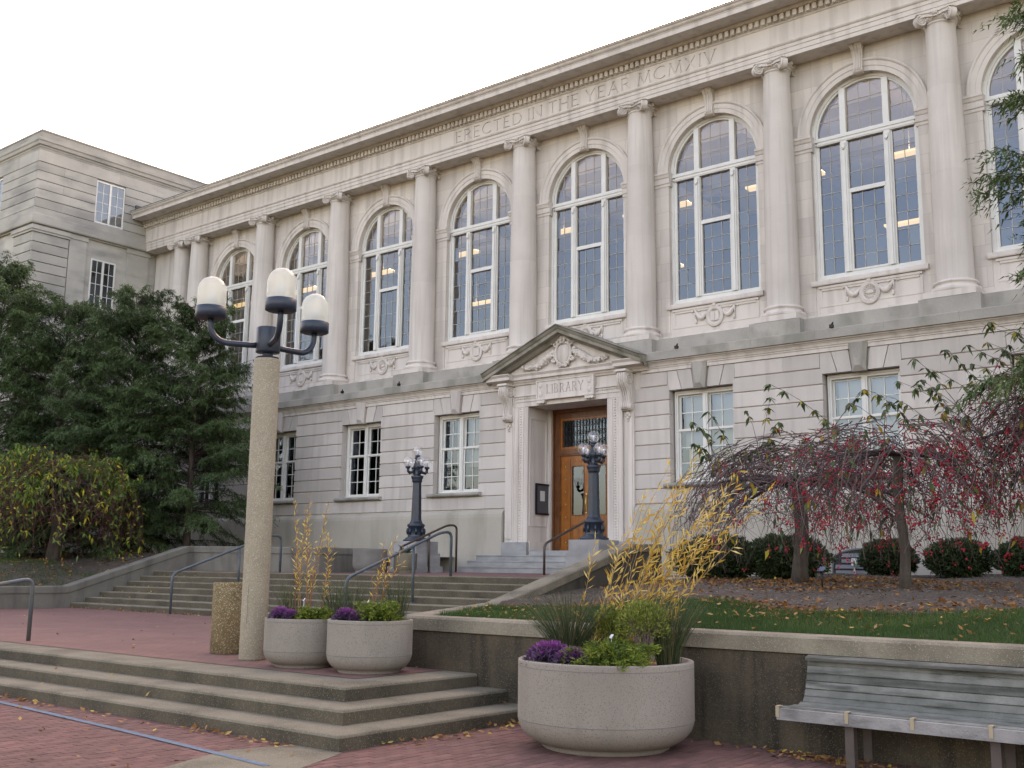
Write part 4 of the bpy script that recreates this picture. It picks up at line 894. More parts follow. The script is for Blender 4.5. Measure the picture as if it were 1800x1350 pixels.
# rusticated stones on both faces of the upper storey
WIN_S = (-2.32, -.88); WIN_F = (-29.2, -27.75)
WB = {}
def wstone(a, b_, z0, z1, side, ext=.04, deep=.12):
    key = (round(b_-a, 3), round(z1-z0, 3), side, ext)
    if key not in WB:
        l, h = key[0], key[1]; c = .014
        pr = [(0, c), (0, h-c), (c, h), (deep, h), (deep, 0), (c, 0)]
        if side: mb = MB().prism([(-u, v) for u, v in pr], 0, l, 'Y')      # faces +X
        else: mb = MB().prism(pr, 0, l, 'X')
        WB[key] = mb.mesh('stone_block', 'wing_stone'); fix_normals(WB[key])
    if side: link('stone_block', WB[key], wing, (WX+ext, a, z0))
    else: link('stone_block', WB[key], wing, (a, WY-ext, z0))
CZ = [16.81, 17.22, 17.63, 18.04, 18.45, 18.86, 19.415]
for i in range(6):
    z0, z1 = CZ[i]+.012, CZ[i+1]-.008; od = i % 2
    sp = [(WY-.04, WIN_S[0])]+[(WIN_S[1], 4.0)] if z0 < 18.8 else [(WY-.04, 4.0)]
    for a, b_ in sp:
        n = 2 if b_-a < 3.5 else 3
        if b_-a > 6: n = 5
        cuts = [a]+[a+(b_-a)*(q+(.12 if od else -.12))/n for q in range(1, n)]+[b_]
        for p_, q_ in zip(cuts, cuts[1:]): wstone(p_+.0015, q_-.0015, z0, z1, True, .04 if (od or q_ > -3.4) else .034)
    sp = [(-36, WIN_F[0]), (WIN_F[1], WX-.085)] if z0 < 18.8 else [(-36, WX-.085)]
    for a, b_ in sp:
        n = max(2, round((b_-a)/1.6))
        for q in range(n): wstone(a+(b_-a)*q/n+.0015, a+(b_-a)*(q+1)/n-.0015, z0, z1, False)
# banded corner pier below the belt
for i in range(24):
    z1 = 15.70-i*.43; z0 = z1-.43
    if z0 < 5: break
    wstone(WY-.04, -3.43, z0+.014, z1-.014, True, .05, .14); wstone(-26.2, WX-.085, z0+.014, z1-.014, False, .05, .14)
MB().box(WX-.1, WX+.10, WY-.10, -3.40, 15.70, 15.80).box(WX-.1, WX+.14, WY-.14, -3.38, 15.802, 15.978).box(-26.3, WX-.11, WY-.10, WY+.1, 15.70, 15.80).box(-26.34, WX-.11, WY-.14, WY+.1, 15.802, 15.978).build('pier_capital', 'wing_stone', wing)
b = MB().box(WX-.1, WX+.03, -3.38, -2.56, 2, 15.80).box(WX-.1, WX+.07, -3.37, -2.52, 15.802, 15.978).box(WX-.1, WX+.02, -.55, .55, 2, 15.80).box(WX-.1, WX+.06, -.6, .60, 15.802, 15.978); b.build('pilaster', 'wing_stone', wing)
def wing_window(ax, a0, a1, z0, z1, glass=True):
    b = MB(); fw = .07; side = ax == 'S'
    def bx(u0, u1, d0, d1, za, zb):   # u along wall, d outwards from wall
        if side: b.box(WX+d0, WX+d1, u0, u1, za, zb)
        else: b.box(u0, u1, WY-d1, WY-d0, za, zb)
    e = -.045
    bx(a0, a0+fw, e, -.005, z0, z1); bx(a1-fw, a1, e, -.005, z0, z1); bx(a0+fw, a1-fw, e, -.005, z1-fw, z1); bx(a0+fw, a1-fw, e, -.005, z0, z0+fw); mid = (a0+a1)/2; bx(mid-.05, mid+.05, e, -.0, z0+fw, z1-fw)
    w_ = b.build('wing_window', 'white_paint', wing); b = MB()
    for s0, s1 in ((a0+fw, mid-.05), (mid+.05, a1-fw)):
        xm = (s0+s1)/2; bx(xm-.012, xm+.012, e, -.015, z0+fw, z1-fw)
        for r in range(1, 4):
            z = z0+fw+(z1-z0-2*fw)*r/4; bx(s0, s1, e, -.02, z-.012, z+.012)
    b.build('glazing_bars', 'white_paint', w_)
    for s0, s1 in ((a0+fw, mid-.05), (mid+.05, a1-fw)):
        for i in range(2):
            for r in range(4):
                ua, ub = s0+(s1-s0)*i/2, s0+(s1-s0)*(i+1)/2; za, zb = z0+fw+(z1-z0-2*fw)*r/4, z0+fw+(z1-z0-2*fw)*(r+1)/4; d = -.035
                vs = [(WX+d, ua, za), (WX+d, ub, za), (WX+d, ub, zb), (WX+d, ua, zb)] if side else [(ua, WY-d, za), (ub, WY-d, za), (ub, WY-d, zb), (ua, WY-d, zb)]
                MB().add(vs, [(0, 1, 2, 3)]).build('pane', 'window_glass', w_, fix=False)
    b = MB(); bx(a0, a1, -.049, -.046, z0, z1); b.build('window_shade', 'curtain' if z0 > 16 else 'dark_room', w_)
    b = MB()
wing_window('S', *WIN_S, 16.83, 18.80); wing_window('F', *WIN_F, 16.83, 18.80); wing_window('S', -2.30, -1.08, 12.9, 15.15)
# ================================================================== ground, paving, steps, walls
def sheet(name, pts, z, material, parent=None):
    zs = z if hasattr(z, '__len__') else [z]*len(pts)
    return MB().add([(x, y, q) for (x, y), q in zip(pts, zs)], [tuple(range(len(pts)))]).build(name, material, parent, fix=False)
g = struct(sheet('ground', [(-300, -300), (300, -300), (300, 300), (-300, 300)], -.06, 'lawn_soil'))
plaza = struct(sheet('plaza', [(-40, -45), (45, -45), (45, -16.2), (-40, -16.2)], -.012, 'sand_joint'))
BW, BL, JT = .100, .200, .006
def visible(x, y, z=0.0):
    d = Vector((x, y, z))-CAM; dep = d.dot(_f)
    if dep < 1: return None
    u = .5+d.dot(_r)/dep*1889.97/1800; v = .5+d.dot(_d)/dep*1889.97/1350
    return dep if -.01 < u < 1.01 and -.01 < v < 1.01 else None
bpx, bpy_ = BW+JT, BL+JT; near = []; rest = []
STEP_X, STEP_Y = 11.47, -19.50
for i in range(int(-4/bpx), int(24/bpx)):
    x = i*bpx
    for j in range(int(-25.5/bpy_), int(-16.4/bpy_)):
        y = j*bpy_+(bpy_/2 if i % 2 else 0)
        if x < STEP_X-.2 and y > STEP_Y+.25: continue
        if y > -16.5: continue
        if (x-CAM.x)*_f.x+(y-CAM.y)*_f.y < 3: continue
        d = visible(x, y)
        (near if d else rest).append((d or 99, x, y))
near.sort(); rest += near[300:]; near = near[:300]
pm = []
for t in range(6):
    c = .004; z = 0
    mb = MB(); w2, l2 = BW/2, BL/2
    mb.add([(-w2, -l2, -.03), (w2, -l2, -.03), (w2, l2, -.03), (-w2, l2, -.03), (-w2, -l2, -c), (w2, -l2, -c), (w2, l2, -c), (-w2, l2, -c), (-w2+c, -l2+c, 0), (w2-c, -l2+c, 0), (w2-c, l2-c, 0), (-w2+c, l2-c, 0)],
           [(0, 1, 5, 4), (1, 2, 6, 5), (2, 3, 7, 6), (3, 0, 4, 7), (4, 5, 9, 8), (5, 6, 10, 9), (6, 7, 11, 10), (7, 4, 8, 11), (8, 9, 10, 11)])
    me = mb.mesh('brick', 'paver'); at = me.attributes.new('tint', 'FLOAT', 'FACE'); at.data.foreach_set('value', [t/5]*9); pm.append(me)
for d, x, y in near:
    o = link('brick', random.choice(pm), plaza, (x, y, U(-.002, .002))); o.rotation_euler = (U(-.008, .008), U(-.012, .012), U(-.006, .006))
N = len(rest); A = np.array(rest)[:, 1:]; z = RNG.uniform(-.002, .002, N); w2, l2 = BW/2-.002, BL/2-.002
V = np.zeros((N, 5, 4, 3)); cx, cy = A[:, 0], A[:, 1]
def quad(k, pts):
    for q, (dx, dy, dz) in enumerate(pts): V[:, k, q, 0] = cx+dx; V[:, k, q, 1] = cy+dy; V[:, k, q, 2] = z+dz
quad(0, [(-w2, -l2, 0), (w2, -l2, 0), (w2, l2, 0), (-w2, l2, 0)])
e = .004
quad(1, [(-w2-e, -l2-e, -.012), (w2+e, -l2-e, -.012), (w2, -l2, 0), (-w2, -l2, 0)]); quad(2, [(w2+e, -l2-e, -.012), (w2+e, l2+e, -.012), (w2, l2, 0), (w2, -l2, 0)])
quad(3, [(w2+e, l2+e, -.012), (-w2-e, l2+e, -.012), (-w2, l2, 0), (w2, l2, 0)]); quad(4, [(-w2-e, l2+e, -.012), (-w2-e, -l2-e, -.012), (-w2, -l2, 0), (-w2, l2, 0)])
stuff(fast_mesh('paving_bricks', V.reshape(-1, 3), N*5, 4, np.repeat(RNG.random(N), 5), 'paver', plaza))
# concrete band in the paving and the blue painted line
struct(sheet('concrete_band', [(10.62, -20.16), (10.83, -19.51), (11.53, -19.51), (11.85, -20.3), (13.6, -24.0), (12.15, -24.0)], .0045, 'step_concrete'))
lp = [Vector((3.0, -19.70, 0)), Vector((5.725, -19.866, 0)), Vector((8.862, -20.12, 0)), Vector((11.54, -20.386, 0))]
LV = []
for i, p in enumerate(lp):
    t = (lp[min(i+1, 3)]-lp[max(i-1, 0)]); t.z = 0; t.normalize(); n_ = Vector((-t.y, t.x, 0))*.042
    LV += [(p+n_).to_tuple(), (p-n_).to_tuple()]
LV = [(x, y, .0085) for x, y, _ in LV]
struct(MB().add(LV, [(2*i, 2*i+1, 2*i+3, 2*i+2) for i in range(3)]).build('painted_line', 'blue_paint'))
# ---- three low steps up to the terrace; each a slab with a rounded nosing
lower = thing('terrace_steps', 'three low exposed-aggregate steps wrapping the terrace corner in the foreground', 'steps', (4, -19, 0))
def wrap_step(xr, yf, z1, yb):
    b = MB(); r = .03; x0 = -14.0
    # outline from above, two levels for the nosing
    out = [(x0, yf), (xr, yf), (xr, yb), (x0, yb)]
    ins = [(x0, yf+r), (xr-r, yf+r), (xr-r, yb), (x0, yb)]
    mid = [(x0, yf+r*.3), (xr-r*.3, yf+r*.3), (xr-r*.3, yb), (x0, yb)]
    vs = [(x, y, z1-.17) for x, y in out]+[(x, y, z1-r) for x, y in out]+[(x, y, z1-r*.3) for x, y in mid]+[(x, y, z1) for x, y in ins]
    b.add(vs, [(k*4+i, k*4+(i+1) % 4, k*4+4+(i+1) % 4, k*4+4+i) for k in range(3) for i in range(4)]+[(12, 13, 14, 15)])
    o = b.build('step', 'step_concrete', lower, fix=False); o.data.materials.append(MATS['shaded_riser'])
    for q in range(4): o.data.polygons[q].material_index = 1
    return o
wrap_step(11.47, -19.50, .15, -16.46); wrap_step(11.02, -19.05, .30, -16.463); wrap_step(10.56, -18.60, .45, -16.466)
terrace = struct(sheet('terrace', [(-10.0, -17.95), (10.02, -17.95), (10.02, -16.47), (9.1, -16.47), (6.0, -10.9), (6.0, -10.15), (-10.0, -10.15)], .456, 'paver_sheet'))
# ---- upper stair
stair = thing('upper_stair', 'wide flight of seven brown concrete steps rising to the library landing', 'steps', (-2, -10.2, .45))
for i in range(7):
    y0 = -10.2+.433*i; z1 = .45+.15*(i+1); b = MB(); r = .02; y1 = -7.0 if i == 6 else y0+.6
    b.prism([(y0, z1-.17), (y0, z1-r), (y0+r*.3, z1-r*.3), (y0+r, z1), (y1, z1), (y1, z1-.17)], -10.0, 6.0, 'X'); o = b.build('step', 'step_concrete', stair); o.data.materials.append(MATS['shaded_riser'])
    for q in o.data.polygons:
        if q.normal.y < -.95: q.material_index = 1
landing = struct(sheet('landing', [(-10.0, -7.15), (6.0, -7.15), (6.0, -1.5), (-10.0, -1.5)], [1.504, 1.504, 1.56, 1.56], 'paver_sheet'))
marble = thing('marble_steps', 'pale grey marble steps leading up to the library door', 'steps', (0, -1.5, 1.55))
for i in range(3):
    y0 = -1.75+.42*i; z1 = 1.56+.177*(i+1); n = 5
    for q in range(n):
        x0 = -2.85+5.7*q/n+(.3 if (i % 2 and q) else 0); x1 = -2.85+5.7*(q+1)/n+(.3 if (i % 2 and q < n-1) else 0)
        MB().box(x0+.002, x1-.002, y0, .06 if i == 2 else y0+.6, z1-.19, z1-.004).box(x0+.002, x1-.002, y0-.02, (.06 if i == 2 else y0+.6)-.003, z1-.034, z1).build('tread_slab', 'marble', marble)
# ---- walls: body with projecting cap
def path_wall(w, path, th, base, cap=.17, body='wall_concrete', capm='cap_concrete', over=.03):
    """path: (x, y, top z); straight pieces with mitred joints"""
    n = len(path); P = [Vector((p[0], p[1], 0)) for p in path]; L = []
    for i in range(n):
        d0 = (P[i]-P[i-1]).normalized() if i else None; d1 = (P[i+1]-P[i]).normalized() if i < n-1 else None
        if d0 is None: d0 = d1
        if d1 is None: d1 = d0
        n0 = Vector((-d0.y, d0.x, 0)); n1 = Vector((-d1.y, d1.x, 0)); m_ = (n0+n1).normalized(); L.append(m_/max(.3, m_.dot(n0)))
    def run(hw, za, zb, name, material, ch=0.0):
        sec = [(-hw, za), (hw, za), (hw, zb-ch), (hw-ch, zb), (-hw+ch, zb), (-hw, zb-ch)] if ch else [(-hw, za), (hw, za), (hw, zb), (-hw, zb)]
        vs = []
        for i in range(n):
            for o, dz in sec: q = P[i]+L[i]*o; vs.append((q.x, q.y, path[i][2]+dz if dz > -50 else base))
        k = len(sec); MB().add(vs, [(i*k+j, i*k+(j+1) % k, (i+1)*k+(j+1) % k, (i+1)*k+j) for i in range(n-1) for j in range(k)]+[tuple(range(k)), tuple((n-1)*k+j for j in range(k))]).build(name, material, w)
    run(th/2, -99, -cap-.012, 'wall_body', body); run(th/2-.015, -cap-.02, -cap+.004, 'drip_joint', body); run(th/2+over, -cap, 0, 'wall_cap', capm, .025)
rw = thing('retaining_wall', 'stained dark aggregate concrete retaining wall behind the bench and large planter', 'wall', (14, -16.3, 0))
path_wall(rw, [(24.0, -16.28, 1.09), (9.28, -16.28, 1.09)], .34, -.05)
dw = thing('lawn_edge_wall', 'low concrete wall edging the lawn beside the foot of the stair', 'wall', (7.6, -13.5, .4))
path_wall(dw, [(9.15, -16.08, 1.08), (6.2, -10.95, 1.06)], .34, .3, capm='cap_concrete')
rc = thing('stair_cheek_wall', 'sloping concrete cheek wall on the lawn side of the stair', 'wall', (6.2, -8.5, .4))
path_wall(rc, [(6.2, -10.94, 1.06), (6.2, -6.35, 2.26), (6.2, -5.2, 2.28)], .38, .3, capm='cap_concrete', body='dark_cheek')
lw = thing('stair_cheek_wall', 'long grey concrete cheek wall below the evergreen trees left of stair', 'wall', (-10.2, -8.5, .4))
path_wall(lw, [(-10.2, -24.0, 1.06), (-10.2, -10.3, 1.06), (-10.2, -6.4, 2.27), (-10.2, -6.0, 2.27), (-4.3, -6.0, 2.22), (-4.3, -3.6, 2.22)], .36, .3, body='cheek_concrete', capm='cheek_concrete', cap=.19)
struct(sheet('planting_bed', [(-4.4, -5.8), (-10.1, -5.8), (-10.1, -.16), (-4.4, -.16)], 2.03, 'soil'))
# ---- right-hand lawn and mulch bed, left-hand bed
def xleft(y): return np.where(np.asarray(y) > -10.9, 6.4, 6.4+(-10.9-np.asarray(y))*.575)
def gz(y, x=20.0):
    r_ = np.interp(y, [-16.45, -15.8, -12, -8, -1, 0], [1.04, 1.07, 1.41, 1.51, 1.64, 1.66]); l_ = np.interp(y, [-16.45, -11.6, -10.2, -9.1, -7, -4, 0], [1.02, 1.0, 1.15, 1.24, 1.41, 1.5, 1.6])
    t = np.clip((np.asarray(x)-xleft(y))/4.6, 0, 1); return l_+(r_-l_)*t*t*(3-2*t)
EDX = [8.0, 9.6, 11.0, 12.5, 13.7, 15.0, 16.0, 18.0, 24.0]; EDY = [-12.6, -13.1, -13.2, -13.7, -14.2, -14.2, -13.6, -13.2, -13.0]
def yedge(x): return np.interp(x, EDX, EDY)
def hn(x, y): return (.03*np.sin(x*1.7+y*.9)+.02*np.sin(x*3.1-y*2.3))*np.clip((y+16.2)*1.5, 0, 1)
def grid(name, ya, yb, nx, ny, material):
    vs = []
    for j in range(ny+1):
        for i in range(nx+1):
            t = j/ny; u = i/nx
            y = None; x = 12
            for _ in range(4):
                y_ = ya(x)+(yb(x)-ya(x))*t; x = float(xleft(y_)+(24-xleft(y_))*u**1.3)
            y_ = ya(x)+(yb(x)-ya(x))*t
            vs.append((x, y_, float(gz(y_, x)+hn(x, y_))))
    return struct(MB().add(vs, [(j*(nx+1)+i, j*(nx+1)+i+1, (j+1)*(nx+1)+i+1, (j+1)*(nx+1)+i) for j in range(ny) for i in range(nx)], True).build(name, material, fix=False))
lawn = grid('lawn', lambda x: -16.14, yedge, 40, 10, 'lawn_soil'); mulch = grid('mulch_bed', yedge, lambda x: -.14, 40, 24, 'mulch')
def lz(x, y): return float(np.interp(-x, [10.3, 11.2, 13.0, 15, 20, 26], [1.0, 1.25, 1.68, 1.78, 1.85, 1.9]))+max(0, (y+10.3))*.0+.02*math.sin(x*2+y)
vs = []; nx, ny = 24, 24
for j in range(ny+1):
    for i in range(nx+1):
        x = -10.36-(17.0)*(i/nx)**1.4; y = -24+23.85*j/ny; vs.append((x, y, max(lz(x, y), 1.0+min(1, max(0, (y+10.3)/3.9))*1.05)))
struct(MB().add(vs, [(j*(nx+1)+i, j*(nx+1)+i+1, (j+1)*(nx+1)+i+1, (j+1)*(nx+1)+i) for j in range(ny) for i in range(nx)], True).build('left_bed', 'mulch', fix=False))
# ================================================================== street furniture
# ---- tall lamp with three globes
LX, LY, LZ = 7.217, -17.219, .456
lamp = thing('lamp_post', 'tall pale aggregate lamp post with three frosted domed globes on navy arms', 'lamp post', (LX, LY, LZ))
MB().lathe([(.172, 0), (.178, .02), (.178, 4.08), (.170, 4.11), (.10, 4.12)], 36, (0, 0)).build('post', 'post_aggregate', lamp, (LX, LY, LZ))
MB().lathe([(.16, 4.121), (.16, 4.135), (.075, 4.14), (.075, 4.20), (.165, 4.205), (.17, 4.215), (.17, 4.55), (.165, 4.56), (.02, 4.565)], 32).build('hub', 'navy_metal', lamp, (LX, LY, LZ))
_h = Vector((LX-CAM.x, LY-CAM.y, 0)).normalized(); _rt = Vector((_h.y, -_h.x, 0))
_q = math.atan2(-_h.y, -_h.x)-.75
_ac = MB().box(.168, .186, -.035, .035, .48, .98).build('access_cover', 'post_aggregate', lamp, (LX, LY, LZ)); _ac.rotation_euler = (0, 0, _q)
def arm(side, fwd, L):
    d = (_rt*side+_h*fwd).normalized(); zc = 4.30; pts = []
    for t in (.14, .3, .5, L-.26): pts.append(d*t+Vector((0, 0, zc)))
    for i in range(1, 7):
        a = i/6*math.pi/2; pts.append(d*(L-.26+.26*math.sin(a))+Vector((0, 0, zc+.26*(1-math.cos(a)))))
    pts.append(d*L+Vector((0, 0, zc+.36)))
    MB().tube(pts, .042, 10).build('arm', 'navy_metal', lamp, (LX, LY, LZ))
    c = (d.x*L, d.y*L); z = 4.63
    gl = MB().lathe([(.198, z+.13), (.198, z+.40)]+[(.198*math.cos(a), z+.40+.20*math.sin(a)) for a in [math.radians(q) for q in (12, 24, 36, 48, 60, 72, 82)]]+[(.004, z+.60)], 32, c, cap=False).build('globe', 'frosted_globe', lamp, (LX, LY, LZ), fix=False)
    MB().lathe([(.05, z), (.19, z+.005), (.21, z+.015), (.21, z+.16), (.20, z+.165), (.06, z+.17)], 32, c).build('globe_cup', 'navy_metal', lamp, (LX, LY, LZ))
    MB().lathe([(.02, z+.171), (.045, z+.19), (.045, z+.25), (.06, z+.28), (.06, z+.34), (.03, z+.38), (.004, z+.385)], 14, c).build('lamp_bulb', 'tag_white', gl, (LX, LY, LZ))
arm(-.98, -.10, .80); arm(.80, .62, .83); arm(.18, -.98, .80)
# ---- litter bin
bx_, by_ = 6.13, -16.78
lb = thing('litter_bin', 'brown pebble-finish cylindrical litter bin standing left of the lamp post', 'litter bin', (bx_, by_, .456))
MB().lathe([(.25, 0), (.275, .02), (.275, .98), (.262, 1.0), (.235, 1.0), (.23, .93)], 36, cap=False).build('shell', 'bin_aggregate', lb, (bx_, by_, .456))
MB().lathe([(.01, .90), (.229, .90), (.229, .93), (.01, .93)], 24).build('liner', 'black_frame', lb, (bx_, by_, .456))
# ---- round planters
def planter(name, label, x, y, z, R, H, fr=.73, matn='planter_concrete', group=None):
    t = thing(name, label, 'planter', (x, y, z), group)
    pr = [(R*fr*.96, 0), (R*fr, .015), (R*fr, .05*H), (R*.80, .075*H), (R*.90, .14*H), (R*.965, .22*H), (R*.992, .30*H), (R, .35*H), (R, .5*H), (R, .65*H), (R, .8*H), (R, .93*H), (R, .985*H), (R*.997, .995*H), (R*.985, H), (R*.93, H), (R*.92, .9*H)]
    bw = MB().lathe(pr, 56, cap=False).build('bowl', matn, t, (x, y, z))
    for q in (.335, .93): MB().tube([(R*math.cos(a)*1.0, R*math.sin(a)*1.0, q*H) for a in [2*math.pi*i/56 for i in range(56)]], .0028, 4, closed=True).build('mould_line', 'old_grey', bw, (x, y, z))
    MB().lathe([(.01, .93*H), (R*.922, .92*H)], 40, cap=False).build('soil_surface', 'needle_mulch', t, (x, y, z))
    return t
BP = (13.121, -17.519, 0.0, .864, .835); P2 = (9.541, -17.291, .456, .515, .62); P1 = (8.42, -17.36, .456, .50, .60)
planter('planter', 'very large round concrete planter on the brick in front of retaining wall', *BP, fr=.72)
planter('planter', 'round concrete planter on terrace nearest the step corner, beside the wall', *P2)
planter('planter', 'round concrete planter on terrace touching the tall lamp post', *P1)
planter('planter', 'tall plain concrete planter on the landing left of the marble steps', -3.0, -5.3, 1.52, .48, .66, fr=.86, matn='old_grey')
planter('planter', 'small brownish planter tucked beside the left iron lamp pedestal', -2.35, -4.55, 1.53, .33, .55, fr=.86, matn='step_concrete')
# ---- pedestals and iron lamps flanking the door
def iron_lamp(s, lab, lab2):
    x, y = s*3.2, -3.27; z = 2.45
    pd = thing('lamp_pedestal', lab2, 'pedestal', (x, y, 1.5))
    MB().box(x-.52, x+.52, y-.52, y+.52, 1.45, 2.10).build('die', 'marble', pd); MB().box(x-.58, x+.58, y-.58, y+.58, 1.46, 1.72).build('foot', 'marble', pd); MB().box(x-.47, x+.47, y-.47, y+.47, 2.10, 2.445).build('cap_block', 'marble', pd)
    t = thing('iron_lamp', lab, 'lamp', (x, y, z)); L = (x, y, z)
    def octo(pr, name, par=t): return MB().lathe(pr, 8, a0=math.pi/8).build(name, 'iron_paint', par, L)
    o = octo([(.40, 0), (.40, .05), (.34, .06), (.33, .10), (.26, .12), (.255, .16), (.25, .42), (.28, .44), (.28, .49), (.22, .52), (.19, .58)], 'base')
    for q in range(8):
        a = math.pi/4*q; MB().tube([(.235*math.cos(a), .235*math.sin(a), .20), (.262*math.cos(a), .262*math.sin(a), .29), (.235*math.cos(a), .235*math.sin(a), .38)], .035, 6).build('base_panel', 'iron_paint', o, L)
    s_ = MB().lathe([(.185, .58), (.165, .64), (.135, 1.72), (.14, 1.75)], 8, a0=math.pi/8)
    for f_ in s_.sm: pass
    s_.sm = [False]*len(s_.sm); s_.build('shaft', 'iron_paint', t, L)
    octo([(.14, 1.75), (.17, 1.78), (.155, 1.82), (.19, 1.88), (.20, 1.94), (.12, 1.96), (.10, 2.0), (.115, 2.06), (.10, 2.12), (.12, 2.16), (.14, 2.22), (.12, 2.30), (.085, 2.36), (.07, 2.44), (.09, 2.46), (.09, 2.50)], 'head')
    def globe(gx, gy, gz_):
        MB().lathe([(.05, gz_-.20), (.075, gz_-.19), (.08, gz_-.14), (.06, gz_-.13)], 12, (gx, gy)).build('globe_collar', 'iron_paint', t, L)
        gl = MB().ball((gx, gy, gz_), .155, 24, 16).build('globe', 'globe_glass', t, L, fix=False)
        MB().lathe([(.022, gz_-.13), (.026, gz_-.07), (.036, gz_-.03), (.032, gz_+.01), (.008, gz_+.03)], 10, (gx, gy)).build('lamp_bulb', 'tag_white', gl, L)
    for q in range(4):
        a = math.pi/4+q*math.pi/2+.35; u = Vector((math.cos(a), math.sin(a), 0))
        MB().tube([u*.09+Vector((0, 0, 2.12)), u*.17+Vector((0, 0, 2.05)), u*.25+Vector((0, 0, 2.03)), u*.30+Vector((0, 0, 2.08)), u*.305+Vector((0, 0, 2.16))], [.05, .042, .05, .045, .045], 8).build('arm', 'iron_paint', t, L)
        globe(u.x*.305, u.y*.305, 2.36)
    globe(0, 0, 2.70)
iron_lamp(1, 'dark iron lamp with five clear globes standing before the wooden door', 'white marble pedestal under the iron lamp before the door')
iron_lamp(-1, 'dark iron lamp with five clear globes left of the doorway, beside handrail', 'pale pedestal under the iron lamp left of the doorway')
# ---- handrails
def rail(label, path, posts, matn='rail_metal', r=.034, group=None, round_=.16):
    p = [Vector(q) for q in path]; t = thing('handrail', label, 'handrail', path[0], group); out = [p[0]]
    for i in range(1, len(p)-1):   # rounded bends
        a, b, c = p[i-1], p[i], p[i+1]; d0 = min(round_, (a-b).length/2); d1 = min(round_, (c-b).length/2); s0 = b+(a-b).normalized()*d0; s1 = b+(c-b).normalized()*d1
        for k in range(6): u = k/5; out.append(s0*(1-u)**2+b*2*u*(1-u)+s1*u*u)
    out.append(p[-1]); MB().tube(out, r, 10).build('rail', matn, t)
    for a, b in posts: MB().tube([a, b], r*.95, 8).build('post', matn, t); MB().lathe([(r*2, 0), (r*2, .012), (r*1.1, .02)], 12, (a[0], a[1])).build('foot_flange', matn, t, (0, 0, a[2]))
    return t
rail('pipe handrail at the far left of the foreground steps', [(1.95, -17.6, .45), (1.95, -17.6, 1.45), (1.95, -18.5, 1.30), (1.95, -19.8, .92), (1.95, -19.8, 0)], [])
rail('blue-grey pipe handrail on the stair passing behind the tall lamp post', [(-4.93, -10.35, .45), (-4.93, -10.35, 1.46), (-4.93, -7.3, 2.52), (-4.93, -6.9, 2.52), (-4.93, -6.9, 1.5)], [((-4.93, -8.3, 1.05), (-4.93, -8.3, 2.16))])
rail('pipe handrail on the stair rising behind the terrace planters', [(2.25, -11.0, .45), (2.25, -11.0, 1.45), (2.25, -8.1, 2.50), (2.25, -7.75, 2.52), (2.25, -7.75, 1.5)], [((2.25, -9.0, .9), (2.25, -9.0, 2.17))])
rail('bronze handrail at marble steps left of the doorway', [(-2.62, -4.5, 1.54), (-2.62, -4.5, 2.25), (-2.62, -2.5, 2.95), (-2.62, -2.1, 2.95), (-2.62, -2.1, 1.56)], [((-2.62, -3.3, 1.55), (-2.62, -3.3, 2.66))], 'bronze_rail')
rail('bronze handrail beside the right iron lamp pedestal', [(2.48, -4.45, 1.54), (2.48, -4.45, 2.32), (2.48, -2.5, 3.0), (2.48, -2.1, 3.0), (2.48, -2.1, 1.56)], [], 'bronze_rail')
# ---- bench
bench = thing('park_bench', 'weathered grey slatted bench standing against the dark retaining wall', 'bench', (16.4, -17.0, 0))
X0, X1 = 14.76, 18.4
def plank(y, z, wd, th, tilt, name='slat', x0=X0, mt='bench_wood'):
    c, s = math.cos(tilt), math.sin(tilt); vs = []
    pr = [(-wd/2, -th/2), (wd/2, -th/2), (wd/2, th/2-.006), (wd/2-.006, th/2), (-wd/2+.006, th/2), (-wd/2, th/2-.006)]
    MB().prism([(y+a*c-b*s, z+a*s+b*c) for a, b in pr], x0+U(-.004, .004), X1, 'X').build(name, mt, bench)
MB().prism([(-17.175, .375), (-17.14, .375), (-17.14, .47), (-17.15, .478), (-17.175, .474)], X0-.0, X1, 'X').build('front_rail', 'bench_front_wood', bench)
prof = [(-17.09, .475, .05), (-17.005, .472, .0), (-16.92, .472, .03), (-16.845, .485, .3), (-16.785, .525, .75), (-16.75, .585, 1.1), (-16.725, .655, 1.25), (-16.703, .725, 1.27), (-16.682, .795, 1.28), (-16.662, .862, 1.30)]
for i, (y, z, tl) in enumerate(prof): plank(y, z, .070, .03, tl, x0=X0+(.0 if i < 1 else .10 if i > 3 else .08 if i > 2 else .05))
plank(-16.70, .905, .085, .03, .25, 'top_slat', X0+.10)
for x in (15.40, 16.62, 17.9):
    MB().box(x-.04, x+.04, -17.08, -17.0, 0, .455).box(x-.04, x+.04, -16.66, -16.60, 0, .70).box(x-.035, x+.035, -17.13, -16.65, .40, .452).build('leg', 'bench_metal', bench)
for x in (X0+.012, 15.42, 15.99, 16.62, 17.3): MB().box(x-.016, x+.016, -17.184, -17.1755, .40, .49).box(x-.016, x+.016, -17.184, -17.10, .4905, .498).build('strap', 'bracket_metal', bench)
